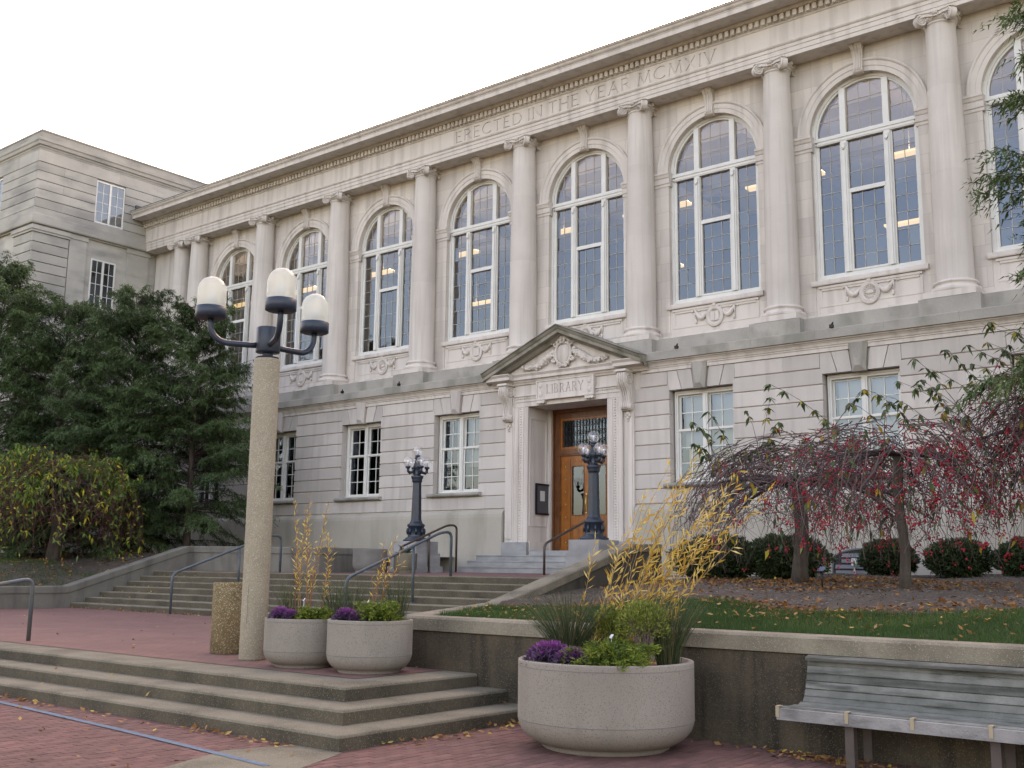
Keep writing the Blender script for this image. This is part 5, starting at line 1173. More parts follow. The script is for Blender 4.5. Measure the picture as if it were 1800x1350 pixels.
# ---- notice board in the porch, garden sign, outlet
nb = thing('notice_board', 'black framed notice board on the left wall of the door porch', 'notice board', (-1.5, .66, 3.4))
MB().box(-1.468, -1.45, .34, .99, 3.42, 4.30).build('panel', 'board_felt', nb)
fr = MB().box(-1.47, -1.42, .29, .34, 3.37, 4.35).box(-1.47, -1.42, .99, 1.04, 3.37, 4.35).box(-1.47, -1.42, .34, .99, 4.30, 4.35).box(-1.47, -1.42, .34, .99, 3.37, 3.42); fr.build('frame', 'black_frame', nb)
MB().box(-1.449, -1.446, .52, .76, 3.80, 4.12).build('paper_sheet', 'paper', nb)
gs = thing('plant_sign', 'small blue plant label on a stake in the mulch by the thick trunk', 'sign', (12.08, -9.69, 1.47))
MB().tube([(12.08, -9.69, 1.45), (12.08, -9.69, 1.72)], .012, 6).build('stake', 'black_frame', gs)
_a = MB().box(-.085, .085, -.006, .006, -.05, .05).build('plate', 'sign_face', gs, (12.08, -9.69, 1.75)); _a.rotation_euler = (-.8, 0, -.6)
ob = thing('outlet_box', 'small pale outlet box on a conduit in front of the wall vent', 'outlet', (8.95, -.3, 1.6))
MB().box(8.90, 9.02, -.34, -.27, 1.86, 2.04).build('cover', 'outlet', ob); MB().tube([(8.96, -.30, 1.6), (8.96, -.30, 1.86)], .02, 6).build('conduit', 'outlet', ob)
# ================================================================== trees
def spray_points(a, b, n): return a+(b-a)*np.linspace(0, 1, n)[:, None]
def hemlock(name, label, x, y, z, H, R, z_low, seed, group, dens=1.0, sprays=15, start=.10, ln=.095, power=.5, leaders=1):
    """evergreen: trunk, drooping limbs with side twigs carrying flat sprays of needles"""
    rs = np.random.default_rng(seed); t = thing(name, label, 'tree', (x, y, z), group); L = (x, y, z)
    tp = [(0, 0, -.1)]+[(.12*math.sin(i*1.3+seed)*i/10, .12*math.cos(i*1.7+seed)*i/10, H*i/10) for i in range(1, 11)]
    MB().tube(tp, [max(.015, (.016*H)*(1-i/10.3)) for i in range(11)], 9).build('trunk', 'bark', t, L)
    P = []; D = []; TI = []; lines = []; rad = []
    for i in range(int(H*15*dens)):
        h = z_low+(H-z_low)*(rs.random()**1.0)*.99; f = 1-(h/H); a = rs.uniform(0, 2*math.pi)
        Lr = R*(f**power)*rs.uniform(.55, 1.15)*(1+.18*math.sin(3*a+seed)+.12*math.sin(h*2.1+seed))+.2; dr = rs.uniform(.10, .40)*(1 if h > .25*H else 1.5)
        u = np.array([math.cos(a), math.sin(a), 0]); s = np.linspace(start, 1, 7); pts = u*(Lr*s)[:, None]; pts[:, 2] = h+Lr*((.25+.75*(h/H)**1.5)*s-dr*s*s*1.1); pts += rs.normal(0, .03, pts.shape)
        lines.append(np.vstack([[0, 0, h], pts])); rad.append((.008+.006*Lr, .003))
        m = int(9+15*Lr); w_ = rs.uniform(.15, 1.0, m)**.75; k = (w_-start)/(1-start)*6; k = np.clip(k, 0, 5.99); k0 = k.astype(int); b = pts[k0]+(pts[k0+1]-pts[k0])*(k-k0)[:, None]
        sa = a+rs.choice([-1, 1], m)*rs.uniform(.25, 1.2, m); l2 = rs.uniform(.22, .60, m)*(1.15-.5*w_)*min(1.3, .55+Lr*.3)
        d = np.stack([np.cos(sa), np.sin(sa), rs.uniform(-.6, .15, m)], 1); d /= np.linalg.norm(d, axis=1, keepdims=True)
        r_ = (np.arange(sprays)[None]+rs.random((m, sprays)))/sprays
        p = b[:, None]+d[:, None]*(l2[:, None]*r_)[..., None]+rs.normal(0, .022, (m, sprays, 3)); p[..., 2] -= .28*l2[:, None]*r_*r_
        dd = d[:, None]+rs.normal(0, .5, (m, sprays, 3)); dd[..., 2] -= .25
        P.append(p.reshape(-1, 3)); D.append(dd.reshape(-1, 3)); TI.append(np.clip(rs.beta(2, 2.2, (m, sprays))*.75+.3*(w_[:, None]-.5)+.12*math.sin(h*1.7+a*2), 0, 1).ravel())
    P = np.vstack(P); D = np.vstack(D); TI = np.concatenate(TI); n = len(P); NN = rs.normal(0, .35, (n, 3)); NN[:, 2] = 1
    poly_leaves('crown', P, D, NN, rs.uniform(.7, 1.4, n)*ln, rs.uniform(.24, .38, n)*ln, TI, 'hemlock_needle', t, L, .15, 'needle')
    twigs('limbs', lines, rad, 'twig', t, L, 4, [.1]*len(lines))
    return t
HG = 'evergreen trees at the left'
hemlock('hemlock_tree', 'dark feathery evergreen at the far left edge, tallest in front of the wing', -21.3, -7.6, 1.8, 11.1, 4.0, .6, 3, HG, 2.1)
hemlock('hemlock_tree', 'dark feathery evergreen second from the left edge, shorter than its neighbours', -18.2, -6.6, 1.8, 9.4, 3.5, .5, 15, HG, 2.1)
hemlock('hemlock_tree', 'dark feathery evergreen in front of the corner of library and wing', -15.7, -5.2, 1.8, 9.7, 3.5, .5, 5, HG, 2.2)
hemlock('hemlock_tree', 'dark feathery evergreen nearest the stair, drooping over the ground-floor window', -12.9, -4.5, 1.9, 8.9, 3.1, 1.0, 8, HG, 2.0)
hemlock('hemlock_tree', 'dark evergreen reaching in from the right edge of view', 17.3, -9.9, 1.5, 14.5, 2.35, 3.0, 21, None, 2.1, 17, .12, .09, .62)
def weeping(name, label, x, y, z, H, R, seed, ntop, ncurt, tw_mat, leafm, nleaf, nberry, nshoot, group=None, tr=.13, leaf=.10, up=.5, shoot_dir=None, zmin=.4, bias=None, leaf_high=False, trunk_top=.68, lean=(0, 0)):
    """weeping tree: short trunk, arching limbs, a tangled dome of twigs drooping at the rim, upright leafy shoots, berries"""
    rs = np.random.default_rng(seed); t = thing(name, label, 'tree', (x, y, z), group); L = (x, y, z); hb = H*trunk_top
    tp = [(.04*math.sin(i*1.1+seed)+lean[0]*i/7, .04*math.cos(i*1.4+seed)+lean[1]*i/7, -.05+(hb+.05)*i/7) for i in range(8)]
    tp[0] = (tp[1][0], tp[1][1], -.05)
    MB().tube(tp, [tr*1.35, tr*1.08, tr, tr*.96, tr*.93, tr*.93, tr*1.0, tr*1.05], 12).build('trunk', 'bark', t, L)
    top = np.array(tp[-1]); big = []; brad = []; lines = []; rad = []; tips = []
    lump = lambda a: 1+.16*math.sin(2*a+seed)+.12*math.sin(3*a+seed*1.7)
    def dome(a, s, k):
        q = s*math.pi/2; return np.array([math.cos(a)*R*lump(a)*k*math.sin(q)**.85, math.sin(a)*R*lump(a)*k*math.sin(q)**.85, zmin+(H-zmin)*(k*.5+.5)*max(0, math.cos(q))**.85])+np.array([top[0], top[1], 0])
    for i in range(16):
        a = 2*math.pi*i/16+rs.normal(0, .2); s_ = rs.uniform(.5, .85); e = dome(a, s_, rs.uniform(.8, .98)); mid = (top+e)/2; mid[2] = max(e[2], top[2])+.25*(H-hb)+rs.uniform(0, .2)*(H-hb); u = np.linspace(0, 1, 7)[:, None]
        big.append(top*(1-u)**2+mid*2*u*(1-u)+e*u*u+rs.normal(0, .035, (7, 3))*u); brad.append((tr*.42, .010))
    def run(n, r0, r1, kk, wig):
        for i in range(n):
            a = rs.uniform(0, 2*math.pi); s0 = rs.uniform(*r0); s1 = min(1.0, max(s0+.12, rs.uniform(*r1))); k = rs.uniform(*kk); da = rs.normal(0, wig); m = 7; ss = np.linspace(0, 1, m)
            p = np.array([dome(a+da*v, s0+(s1-s0)*v, k) for v in ss]); p += np.cumsum(rs.normal(0, .055, p.shape), 0)*.9; p[:, 2] += rs.normal(0, .06)+(.25*rs.random()*np.sin(ss*math.pi) if rs.random() < .3 else 0); p[:, 2] = np.maximum(p[:, 2], .15+.1*rs.random()); lines.append(p); rad.append((.0085, .0028)); tips.append((p, a, s1))
            if rs.random() < .6:
                c = p[rs.integers(2, m)]; v2 = rs.normal(0, 1, 3); v2[2] = -abs(v2[2])*.5; v2 /= np.linalg.norm(v2); lines.append(c+v2*(np.linspace(0, rs.uniform(.15, .5), 4))[:, None]+rs.normal(0, .02, (4, 3))); rad.append((.005, .0022)); tips.append((lines[-1], a, s1))
    run(ntop, (.0, .45), (.35, .8), (.66, 1.10), .9); run(ncurt, (.3, .75), (.75, 1.0), (.58, 1.10), .4)
    twigs('limbs', big, brad, 'twig', t, L, 6, [.2]*len(big)); twigs('twigs', lines, rad, tw_mat, t, L, 3)
    P = []; D = []; NN = []; TI = []
    pool = [q for q in tips if (not leaf_high or q[0][0][2] > .66*H)] or tips
    for i in range(nleaf):
        q = pool[rs.integers(len(pool))][0]; p = q[rs.integers(1, len(q))]; P.append(p); D.append([rs.normal(0, .5), rs.normal(0, .5), -.8 if not leaf_high else rs.uniform(-.9, .6)]); NN.append(rs.normal(0, 1, 3)); TI.append(rs.random())
    sl = []; sr = []
    for i in range(nshoot):
        b_ = big[rs.integers(len(big))]; b = b_[rs.integers(3, 7)]; a = rs.uniform(0, 2*math.pi) if shoot_dir is None else rs.normal(shoot_dir, .6); b = b+np.array([0, 0, .1]); l = rs.uniform(.5, 1.1)*up; s = np.linspace(0, 1, 7); out = .45 if shoot_dir is None else .9
        p = b+np.array([math.cos(a), math.sin(a), 0])*(l*out*s**1.3)[:, None]; p[:, 2] += l*s*(1-.25*s); p += np.cumsum(rs.normal(0, .018, p.shape), 0); sl.append(p); sr.append((.010, .003))
        for c in range(rs.integers(2, 6)):   # drooping leaf clusters along the shoot
            w_ = 1-.16*c+rs.normal(0, .03); k = max(0, min(5.99, w_*6)); k0 = int(k); cpt = p[k0]+(p[k0+1]-p[k0])*(k-k0)
            for v in range(rs.integers(5, 9)):
                ang = rs.uniform(0, 2*math.pi); P.append(cpt); D.append([math.cos(ang)*.8, math.sin(ang)*.8, rs.uniform(-1.0, .1)]); NN.append([rs.normal(0, .4), rs.normal(0, .4), 1]); TI.append(rs.random()*.9)
    if sl: stuff(twigs('shoots', sl, sr, tw_mat, t, L, 4))
    poly_leaves('leaves', P, D, NN, rs.uniform(.6, 1.25, len(P))*leaf, rs.uniform(.34, .5, len(P))*leaf, TI, leafm, t, L, .5)
    if nberry:
        pts = []; src = [q for q in tips if bias is None or math.cos(q[1]-bias[0]) > bias[1]]
        while len(pts) < nberry:
            q = src[rs.integers(len(src))][0]; c = q[rs.integers(1, len(q))]
            for _ in range(rs.integers(2, 7)): pts.append(c+rs.normal(0, .030, 3)+[0, 0, -.02])
        pts = np.array(pts); r = rs.uniform(.012, .019, len(pts))[:, None]
        O = np.array([[1, 0, 0], [0, 1, 0], [-1, 0, 0], [0, -1, 0], [0, 0, 1.05], [0, 0, -1.05]]); F = [(0, 1, 4), (1, 2, 4), (2, 3, 4), (3, 0, 4), (1, 0, 5), (2, 1, 5), (3, 2, 5), (0, 3, 5)]
        V = np.stack([pts[:, None, :]+O[list(f)][None]*r[:, :, None] for f in F], 1)
        stuff(fast_mesh('berries', V.reshape(-1, 3), len(pts)*8, 3, np.repeat(rs.random(len(pts)), 8), 'berry', t, L))
    return t
CG = 'weeping crabapples beside the facade'
weeping('crabapple_tree', 'weeping crabapple with thick brown trunk and purplish twigs left of the slender one', 10.88, -7.75, 1.50, 2.62, 2.75, 41, 330, 300, 'twig', 'crab_leaf', 170, 1300, 26, CG, .135, .145, 1.6, bias=(-.3, .0), zmin=.25)
weeping('crabapple_tree', 'slender-trunked weeping crabapple covered in red berries in the mulch bed', 13.63, -10.34, 1.45, 2.5, 1.9, 43, 100, 190, 'twig', 'crab_leaf', 140, 3000, 10, CG, .075, .135, 1.9, shoot_dir=2.4, zmin=.45, trunk_top=.8)
weeping('crabapple_tree', 'dense weeping crabapple cut by the right edge of view', 15.95, -9.0, 1.46, 3.3, 2.1, 47, 300, 240, 'twig', 'crab_leaf', 240, 2300, 34, CG, .12, .135, 2.1, shoot_dir=2.5, zmin=.6, bias=(3.6, -.1))
weeping('weeping_tree', 'rounded weeping tree with reddish twigs and yellowing leaves below the left evergreens', -15.0, -8.1, 1.75, 3.6, 3.4, 53, 160, 800, 'red_twig', 'mixed_leaf', 6500, 0, 420, None, .20, .15, 1.05, zmin=.15, leaf_high=True)
# ================================================================== shrubs and beds
def yew(label, x, y, z, rx, ry, h, n, seed, group='clipped yews at the foot of the wall', name='yew_shrub', m='yew_needle', ls=.075):
    rs = np.random.default_rng(seed); t = thing(name, label, 'shrub', (x, y, z), group); L = (x, y, z)
    b = MB()
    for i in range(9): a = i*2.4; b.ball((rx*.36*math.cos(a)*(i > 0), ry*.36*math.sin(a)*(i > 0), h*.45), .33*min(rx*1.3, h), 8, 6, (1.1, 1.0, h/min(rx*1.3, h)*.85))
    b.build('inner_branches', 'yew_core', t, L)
    P = rnd_dirs(n); lump = 1+.10*np.sin(P[:, 0]*7+seed)*np.cos(P[:, 1]*6)+.07*np.sin(P[:, 2]*11+P[:, 0]*9); rad = (rs.random(n)**.35)*lump
    Q = P*rad[:, None]*np.array([rx, ry, h*.52]); Q[:, 2] += h*.5; D = P+rs.normal(0, .55, (n, 3)); D[:, 2] += .45
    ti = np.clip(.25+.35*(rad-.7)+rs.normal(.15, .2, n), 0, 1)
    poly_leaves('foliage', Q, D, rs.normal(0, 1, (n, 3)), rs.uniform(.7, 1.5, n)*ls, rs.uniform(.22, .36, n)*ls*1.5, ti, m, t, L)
    return t
yew('long dark yew shrub behind the yellow willow stems, beside the cheek wall', 7.45, -4.6, 1.44, 1.02, .85, .98, 22000, 61)
yew('dark yew shrub left of the thick crabapple trunk', 8.95, -4.2, 1.5, .92, .8, .95, 19000, 62)
yew('rounded yew shrub covering the right half of the wall vent', 10.40, -2.0, 1.6, .62, .6, .80, 13000, 63)
yew('rounded yew shrub under red berries, right of the slender trunk', 11.95, -2.0, 1.6, .68, .6, .80, 13000, 64)
yew('rounded yew shrub at the right edge of the bed', 13.35, -2.0, 1.6, .62, .6, .80, 12000, 65)
for i, (x, y) in enumerate(((-4.9, -5.5), (-5.6, -5.4), (-2.35, -4.55))):
    rs = np.random.default_rng(90+i); n = 26; a = rs.uniform(0, 2*math.pi, n); D = np.stack([np.cos(a), np.sin(a), rs.uniform(.4, 1.6, n)], 1)
    t = thing('spiky_plant', ['spiky dark plant above the low wall nearest the tall planter', 'spiky dark plant above the low wall, farther left', 'spiky dark plant in the small planter by the pedestal'][i], 'plant', (x, y, 2.05)); poly_leaves('leaves', np.zeros((n, 3)), D, rs.normal(0, 1, (n, 3)), rs.uniform(.25, .45, n), .05, rs.random(n)*.5, 'yew_needle', t, (x, y, 2.05), .2)
# ---- lawn grass, leaf litter, mulch chips
n = 90000; x = RNG.uniform(6.5, 19, n); y = -16.1+RNG.random(n)*(yedge(x)+16.22); k = x > xleft(y)+.02; x, y = x[k], y[k]; n = len(x); z = gz(y, x)+hn(x, y)
D = np.stack([RNG.normal(0, .35, n), RNG.normal(0, .35, n), np.ones(n)], 1); pat = .5+.5*np.sin(x*1.3+2*np.sin(y*1.1))*np.cos(y*1.7); ti = np.clip(RNG.beta(2, 3, n)*.8+.45*(pat > .72)*RNG.random(n)**.7, 0, 1)
stuff(tag(poly_leaves('grass', np.stack([x, y, z-.01], 1), D, RNG.normal(0, 1, (n, 3)), RNG.uniform(.04, .12, n), .008, ti, 'grass_blade', shape='needle'), 'green grass of the sloping lawn above the retaining wall', 'grass'))
n = 9000; x = -10.45-RNG.random(n)**1.2*4.5; y = RNG.uniform(-15.5, -8.8, n); z = np.array([max(lz(a, b), 1.0+min(1, max(0, (b+10.3)/3.9))*1.05) for a, b in zip(x, y)])
D = np.stack([RNG.normal(0, .35, n), RNG.normal(0, .35, n), np.ones(n)], 1)
stuff(tag(poly_leaves('grass', np.stack([x, y, z-.01], 1), D, RNG.normal(0, 1, (n, 3)), RNG.uniform(.07, .14, n), .011, RNG.beta(2, 3, n)*.8, 'grass_blade', shape='needle'), 'patch of grass above the left cheek wall', 'grass'))
def litter(name, label, x, y, z, size, tint, m='dead_leaf', wid=.7, curl=.5):
    n = len(x); D = np.stack([RNG.normal(0, 1, n), RNG.normal(0, 1, n), RNG.normal(0, curl*.6, n)], 1); NN = np.stack([RNG.normal(0, curl, n), RNG.normal(0, curl, n), np.ones(n)], 1)
    stuff(tag(poly_leaves(name, np.stack([x, y, z], 1), D, NN, RNG.uniform(.6, 1.4, n)*size, RNG.uniform(.6, 1.2, n)*size*wid, tint, m), label, 'leaves' if m == 'dead_leaf' else 'mulch'))
def clumped(n, xa, xb, dy0, dy1, nc, sd):
    """leaf positions gathered in drifts; dy measured back from the edge of the lawn"""
    cx_ = RNG.uniform(xa, xb, nc); cy_ = yedge(cx_)+RNG.uniform(dy0, dy1, nc); w_ = RNG.random(nc)**2+.05; i_ = RNG.choice(nc, n, p=w_/w_.sum()); s_ = sd*RNG.uniform(.5, 1.6, nc)[i_]
    x = cx_[i_]+RNG.normal(0, 1, n)*s_*1.6; y = cy_[i_]+RNG.normal(0, 1, n)*s_; k = (x > xleft(y)+.08) & (y < -.6) & (y > -16.0); return x[k], y[k]
A_ = [clumped(2600, 7.0, 18, -.15, .5, 70, .28), clumped(2600, 7.5, 13.5, 3.2, 7.5, 60, .45), clumped(1300, 7, 18, .5, 9, 120, .5)]
x = np.concatenate([a[0] for a in A_]); y = np.concatenate([a[1] for a in A_]); z = gz(y, x)+hn(x, y)+RNG.uniform(.004, .035, len(x))
litter('fallen_leaves', 'brown and yellow fallen leaves over the mulch bed', x, y, z, .072, np.clip(RNG.normal(.36, .2, len(x))+.6*(RNG.random(len(x)) < .04), 0, 1))
x, y = clumped(650, 8.5, 18, -2.4, -.1, 60, .3); z = gz(y, x)+hn(x, y)+RNG.uniform(.03, .08, len(x)); litter('fallen_leaves', 'scattered fallen leaves lying in the lawn grass', x, y, z, .062, RNG.uniform(.4, .95, len(x)))
n = 26000; x = RNG.uniform(6.6, 19, n); y = yedge(x)-.1+RNG.random(n)*(-.3-yedge(x)+.1); k = x > xleft(y)+.05; x, y = x[k], y[k]; z = gz(y, x)+hn(x, y)+RNG.uniform(.0, .015, len(x)); litter('mulch_chips', 'shredded bark mulch covering the planting bed', x, y, z, .055, RNG.random(len(x)), 'chip', .28, .3)
n = 1500; x = -10.5-RNG.random(n)*8; y = RNG.uniform(-12.5, -5.5, n); z = np.array([max(lz(a, b), 1.0+min(1, max(0, (b+10.3)/3.9))*1.05) for a, b in zip(x, y)])+.02; litter('fallen_leaves', 'fallen leaves on the bed below the left trees', x, y, z, .10, RNG.random(n))
# drifts along steps and wall foot
X = []; Y = []; Z = []
def drift(x0, y0, x1, y1, z, n, w_):
    for _ in range(n): t = random.random(); X.append(x0+(x1-x0)*t+random.gauss(0, w_)); Y.append(y0+(y1-y0)*t-abs(random.gauss(0, w_))); Z.append(z+U(.006, .03))
drift(11.6, -18.9, 11.6, -16.6, .0, 120, .10); drift(10.9, -16.6, 12.2, -16.6, 0, 90, .10); drift(9.2, -19.55, 10.9, -19.6, 0, 60, .08); drift(4.5, -19.55, 6.5, -19.6, 0, 45, .06); drift(2, -19.55, 10, -19.6, 0, 60, .10)
drift(14.6, -16.6, 15.6, -16.8, 0, 170, .14); drift(13.6, -16.6, 17, -16.6, 0, 60, .18); drift(-9.8, -10.25, -2, -10.28, .456, 170, .06); drift(10.7, -16.6, 11.3, -16.6, .155, 14, .05)
for i in range(6): drift(-9.8, -10.2+.433*(i+1)-.03, -7.5, -10.2+.433*(i+1)-.03, .45+.15*(i+1), 14, .05)
for _ in range(150): X.append(U(2, 17)); Y.append(U(-22, -19.6)); Z.append(.012)
for _ in range(90): X.append(U(-8, 10)); Y.append(U(-17.8, -10.5)); Z.append(.468)
for _ in range(26): X.append(U(2, 10.5)); Y.append(U(-19.4, -18.65)); Z.append(.325 if Y[-1] > -19 else .165)
k = [not (a < STEP_X and b > STEP_Y and c < .1) for a, b, c in zip(X, Y, Z)]; X = np.array(X)[k]; Y = np.array(Y)[k]; Z = np.array(Z)[k]
litter('fallen_leaves', 'dry leaves drifted against the steps and the foot of the wall', X, Y, Z, .065, np.clip(RNG.normal(.62, .25, len(X)), 0, 1))
# ================================================================== plants in the planters
def willow(label, x, y, z, n, h, lean, seed, spread=.25, gap=.045, name='willow_stems', ls=.085, base=.35, red=0.0, foot=.07):
    """arching stems that fork, with narrow leaves set alternately along them"""
    rs = np.random.default_rng(seed); t = thing(name, label, 'plant', (x, y, z)); L = (x, y, z); lines = []; rad = []; P = []; D = []; TI = []; tn = []
    def leafy(p, w0):
        seg = np.linalg.norm(np.diff(p, axis=0), axis=1); S = np.concatenate([[0], np.cumsum(seg)]); d = S[-1]*w0
        while d < S[-1]:
            k0 = min(len(p)-2, int(np.searchsorted(S, d))-1 if d > 0 else 0); k0 = max(0, k0); c = p[k0]+(p[k0+1]-p[k0])*(d-S[k0])/max(seg[k0], 1e-6); tg = (p[k0+1]-p[k0])/max(seg[k0], 1e-6)
            e = rs.normal(0, 1, 3); e -= tg*(e@tg); e /= np.linalg.norm(e)
            if rs.random() < .86: P.append(c); D.append(tg*rs.uniform(.5, 1.1)+e*rs.uniform(.35, .9)+[0, 0, -.15*rs.random()]); TI.append(rs.random())
            d += gap*rs.uniform(.5, 1.6)
    ll = math.hypot(*lean); ld = np.array([lean[0], lean[1], 0])/max(ll, 1e-6)
    for i in range(n):
        a = rs.uniform(0, 2*math.pi); v_ = rs.uniform(0, 1); b0 = np.array([rs.normal(0, .06), rs.normal(0, .06), 0])+ld*(v_-.5)*2*foot; hh = h*rs.uniform(.5, 1.0); s = np.linspace(0, 1, 10)
        d = ld*ll*(.45+1.0*v_+rs.normal(0, .15))+np.array([math.cos(a), math.sin(a), 0])*spread*.5; p = b0+d*(hh*s**1.22)[:, None]; p[:, 2] = hh*s*(1-.06*s); p += np.cumsum(rs.normal(0, .003, p.shape), 0)*s[:, None]; lines.append(p); rad.append((.0055, .0018)); tn.append(rs.random()*(1-red) if red else .6+.4*rs.random()); leafy(p, base)
        for q in range(rs.integers(0, 2)):
            k = rs.integers(3, 8); a2 = rs.uniform(0, 2*math.pi); l2 = hh*rs.uniform(.15, .35); u = np.linspace(0, 1, 5)[:, None]; tg = p[k+1]-p[k]; tg /= np.linalg.norm(tg); br = p[k]+(tg+np.array([math.cos(a2), math.sin(a2), 0])*.28)*l2*u+rs.normal(0, .006, (5, 3)); lines.append(br); rad.append((.0038, .0016)); tn.append(tn[-1]); leafy(br, .15)
    twigs('stems', lines, rad, 'willow_stem', t, L, 4, tn); n = len(P)
    poly_leaves('leaves', P, D, rs.normal(0, 1, (n, 3)), rs.uniform(.55, 1.35, n)*ls, rs.uniform(.13, .19, n)*ls, TI, 'willow_leaf', t, L, .08); return t
def rush(label, x, y, z, n, h, spread, seed):
    rs = np.random.default_rng(seed); t = thing('rush_clump', label, 'plant', (x, y, z)); lines = []; rad = []
    for i in range(n):
        a = rs.uniform(0, 2*math.pi); q = rs.random()**.6; s = np.linspace(0, 1, 5); b0 = np.array([math.cos(a), math.sin(a), 0])*q*.11; hh = h*rs.uniform(.55, 1.0); p = b0+np.array([math.cos(a), math.sin(a), 0])*(spread*q*hh*s**1.6)[:, None]; p[:, 2] = hh*s*(1-.15*q*s); p += rs.normal(0, .006, p.shape); lines.append(p); rad.append((.0034, .0014))
    twigs('blades', lines, rad, 'rush', t, (x, y, z), 3); return t
def juniper(label, x, y, z, r, h, n, seed, over=(0, 0)):
    rs = np.random.default_rng(seed); t = thing('golden_juniper', label, 'plant', (x, y, z)); L = (x, y, z); P = []; D = []; TI = []; lines = []; rad = []
    for i in range(46):
        a = rs.uniform(0, 2*math.pi); l = r*rs.uniform(.55, 1.1); s = np.linspace(0, 1, 6); p = np.array([math.cos(a)+over[0], math.sin(a)+over[1], 0])*(l*s)[:, None]; p[:, 2] = h*(rs.uniform(.25, 1.0)*np.sin(s*1.9))*(1-.2*s); lines.append(p); rad.append((.006, .002))
        for q in range(n//46):
            k = rs.uniform(1.0, 5); k0 = int(min(4, k)); c = p[k0]+(p[k0+1]-p[k0])*(k-k0)+rs.normal(0, .018, 3); P.append(c); D.append(np.array([math.cos(a), math.sin(a), .35])+rs.normal(0, .75, 3)); TI.append(np.clip(.15+.13*k+rs.normal(0, .18), 0, 1))
    twigs('stems', lines, rad, 'twig', t, L, 3); poly_leaves('foliage', P, D, rs.normal(0, 1, (len(P), 3)), rs.uniform(.035, .075, len(P)), rs.uniform(.009, .016, len(P)), TI, 'juniper', t, L); return t
def kale(label, x, y, z, r, seed, n=110):
    rs = np.random.default_rng(seed); t = thing('ornamental_kale', label, 'plant', (x, y, z)); L = (x, y, z); P = []; D = []; NN = []; TI = []; LN = []; WD = []
    for i in range(n):
        q = i/n; a = i*2.399; el = .15+1.2*(1-q); P.append(np.array([math.cos(a), math.sin(a), 0])*r*.15+[0, 0, .02+.08*(1-q)]); D.append([math.cos(a)*math.cos(el), math.sin(a)*math.cos(el), math.sin(el)]); NN.append([-math.cos(a)*.5, -math.sin(a)*.5, 1]); TI.append(np.clip(1-q*1.0+rs.normal(0, .1), 0, 1)); LN.append(r*(.5+.55*q)); WD.append(r*.42)
        base = np.array(P[-1])+np.array(D[-1])*LN[-1]*.75
        for v in range(5):   # frilled edge
            P.append(base); D.append(np.array(D[-1 if v == 0 else -1-v])+rs.normal(0, .7, 3)); NN.append(rs.normal(0, 1, 3)); TI.append(np.clip(1-q+rs.normal(0, .2), 0, 1)); LN.append(r*.34); WD.append(r*.10)
    poly_leaves('leaves', P, D, NN, LN, WD, TI, 'kale', t, L); return t
def boxwood(label, x, y, z, r, h, seed):
    rs = np.random.default_rng(seed); t = thing('boxwood', label, 'plant', (x, y, z)); L = (x, y, z); lines = []; rad = []; P = []; D = []; TI = []
    for i in range(30):
        a = rs.uniform(0, 2*math.pi); q = rs.random()**.5; s = np.linspace(0, 1, 5); p = np.array([math.cos(a), math.sin(a), 0])*(r*.72*q*s**.9)[:, None]; p[:, 2] = h*.78*s; p += rs.normal(0, .008, p.shape); lines.append(p); rad.append((.010, .004))
    dirs = rnd_dirs(3600); dirs[:, 2] = np.where(dirs[:, 2] < -.35, -dirs[:, 2], dirs[:, 2]); Q = dirs*(rs.random(3600)**.4)[:, None]*np.array([r, r, h*.42]); Q[:, 2] += h*.58
    twigs('stems', lines, rad, 'twig', t, L, 4, [.95]*30); DD = dirs+rs.normal(0, .5, dirs.shape); DD[:, 2] += .8
    poly_leaves('foliage', Q, DD, rs.normal(0, 1, Q.shape), rs.uniform(.022, .042, 3600), rs.uniform(.010, .017, 3600), rs.random(3600), 'box_leaf', t, L); return t
def plant_tag(label, x, y, z, h):
    t = thing('plant_tag', label, 'plant tag', (x, y, z)); MB().tube([(0, 0, 0), (0, 0, h)], .004, 4).build('stake', 'tag_white', t, (x, y, z)); o = MB().box(-.032, .032, -.003, .003, -.022, .022).build('card', 'tag_white', t, (x, y, z+h)); o.rotation_euler = (-.6, 0, -.65)
def rel(B, r_, f_): return (B[0]+_rt.x*r_+_h2.x*f_, B[1]+_rt.y*r_+_h2.y*f_, B[2]+B[4]*.915)
_h2 = Vector((-math.sin(-YAW), math.cos(YAW), 0)).normalized(); _rt = Vector((_h2.y, -_h2.x, 0))
B = BP
willow('sheaf of yellow-leaved willow stems leaning from the very large planter', *rel(B, .10, .18), 32, 2.35, (_rt.x*.42, _rt.y*.42), 101, .09, .034, ls=.11, base=.10, foot=.36)
rush('tall green rush clump at the back left of the very large planter', *rel(B, -.36, .22), 420, .80, .72, 102)
rush('dark green rush clump at the right side of the very large planter', *rel(B, .62, .02), 330, .80, .5, 103)
rush('rush clump behind the boxwood in the very large planter', *rel(B, .02, .45), 150, .62, .5, 104)
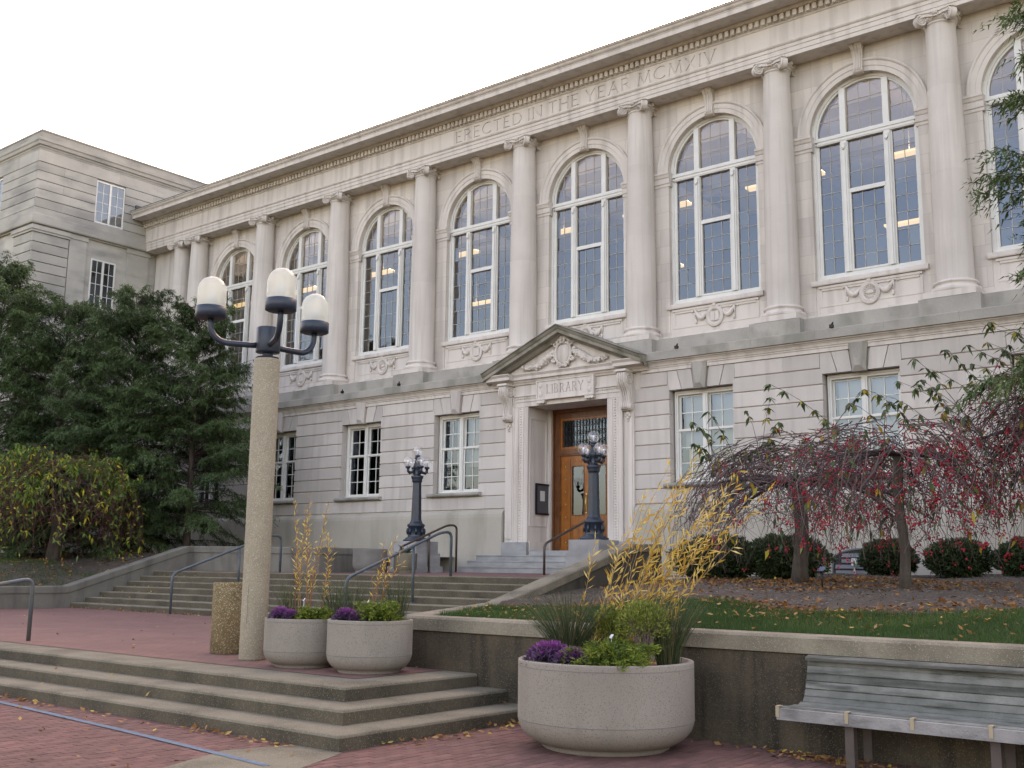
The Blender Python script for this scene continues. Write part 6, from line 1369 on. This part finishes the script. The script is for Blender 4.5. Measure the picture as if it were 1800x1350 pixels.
juniper('golden juniper spilling over the front rim of the very large planter', *rel(B, .02, -.46), .42, .30, 7500, 105)
kale('large purple ornamental kale at the left rim of the very large planter', *rel(B, -.56, -.22), .24, 106); kale('small purple kale beside the juniper in the very large planter', *rel(B, -.36, -.44), .18, 107)
boxwood('round pale green boxwood right of centre in the very large planter', *rel(B, .36, -.10), .28, .64, 108); boxwood('small boxwood half hidden behind the juniper in the large planter', *rel(B, .05, .15), .16, .58, 109)
plant_tag('white plant tag behind the golden juniper in the very large planter', *rel(B, .04, -.20), .30)
B = P2
willow('few yellow-leaved willow stems in the planter beside the wall', *rel(B, .05, .10), 8, 1.2, (_rt.x*.12, _rt.y*.12), 111, .34, .050, ls=.085, base=.45, red=.7, foot=.14)
rush('wispy rush clump on the right of the planter beside the wall', *rel(B, .30, .16), 120, .66, .32, 112); rush('wispy rush clump on the left of the planter beside the wall', *rel(B, -.26, .26), 100, .60, .45, 113)
juniper('bright golden juniper in the planter beside the wall', *rel(B, .14, -.24), .26, .30, 3800, 114); kale('purple kale at left rim of the planter beside the wall', *rel(B, -.28, -.18), .15, 115); kale('purple kale behind the rim of the planter beside the wall', *rel(B, -.12, -.28), .12, 125); plant_tag('white plant tag in the planter beside the wall', *rel(B, -.02, -.10), .27)
B = P1
willow('tall yellow-leaved willow stems in the planter touching the lamp post', *rel(B, .02, .12), 13, 1.7, (_rt.x*.04, _rt.y*.04), 121, .22, .036, ls=.085, base=.30, red=.6, foot=.14)
rush('wispy rush clump at the back of the planter touching the lamp post', *rel(B, -.25, .26), 90, .60, .4, 122); rush('arching rush clump at right of the planter touching the lamp post', *rel(B, .34, .10), 110, .58, .5, 123)
juniper('bright golden juniper in the planter touching the lamp post', *rel(B, .14, -.24), .24, .20, 3000, 124); kale('purple kale at left rim of the planter touching the lamp post', *rel(B, -.27, -.20), .15, 126); kale('small purple kale near the lamp post planter front', *rel(B, -.12, -.32), .11, 127); plant_tag('white plant tag in the planter touching the lamp post', *rel(B, .0, -.12), .28)
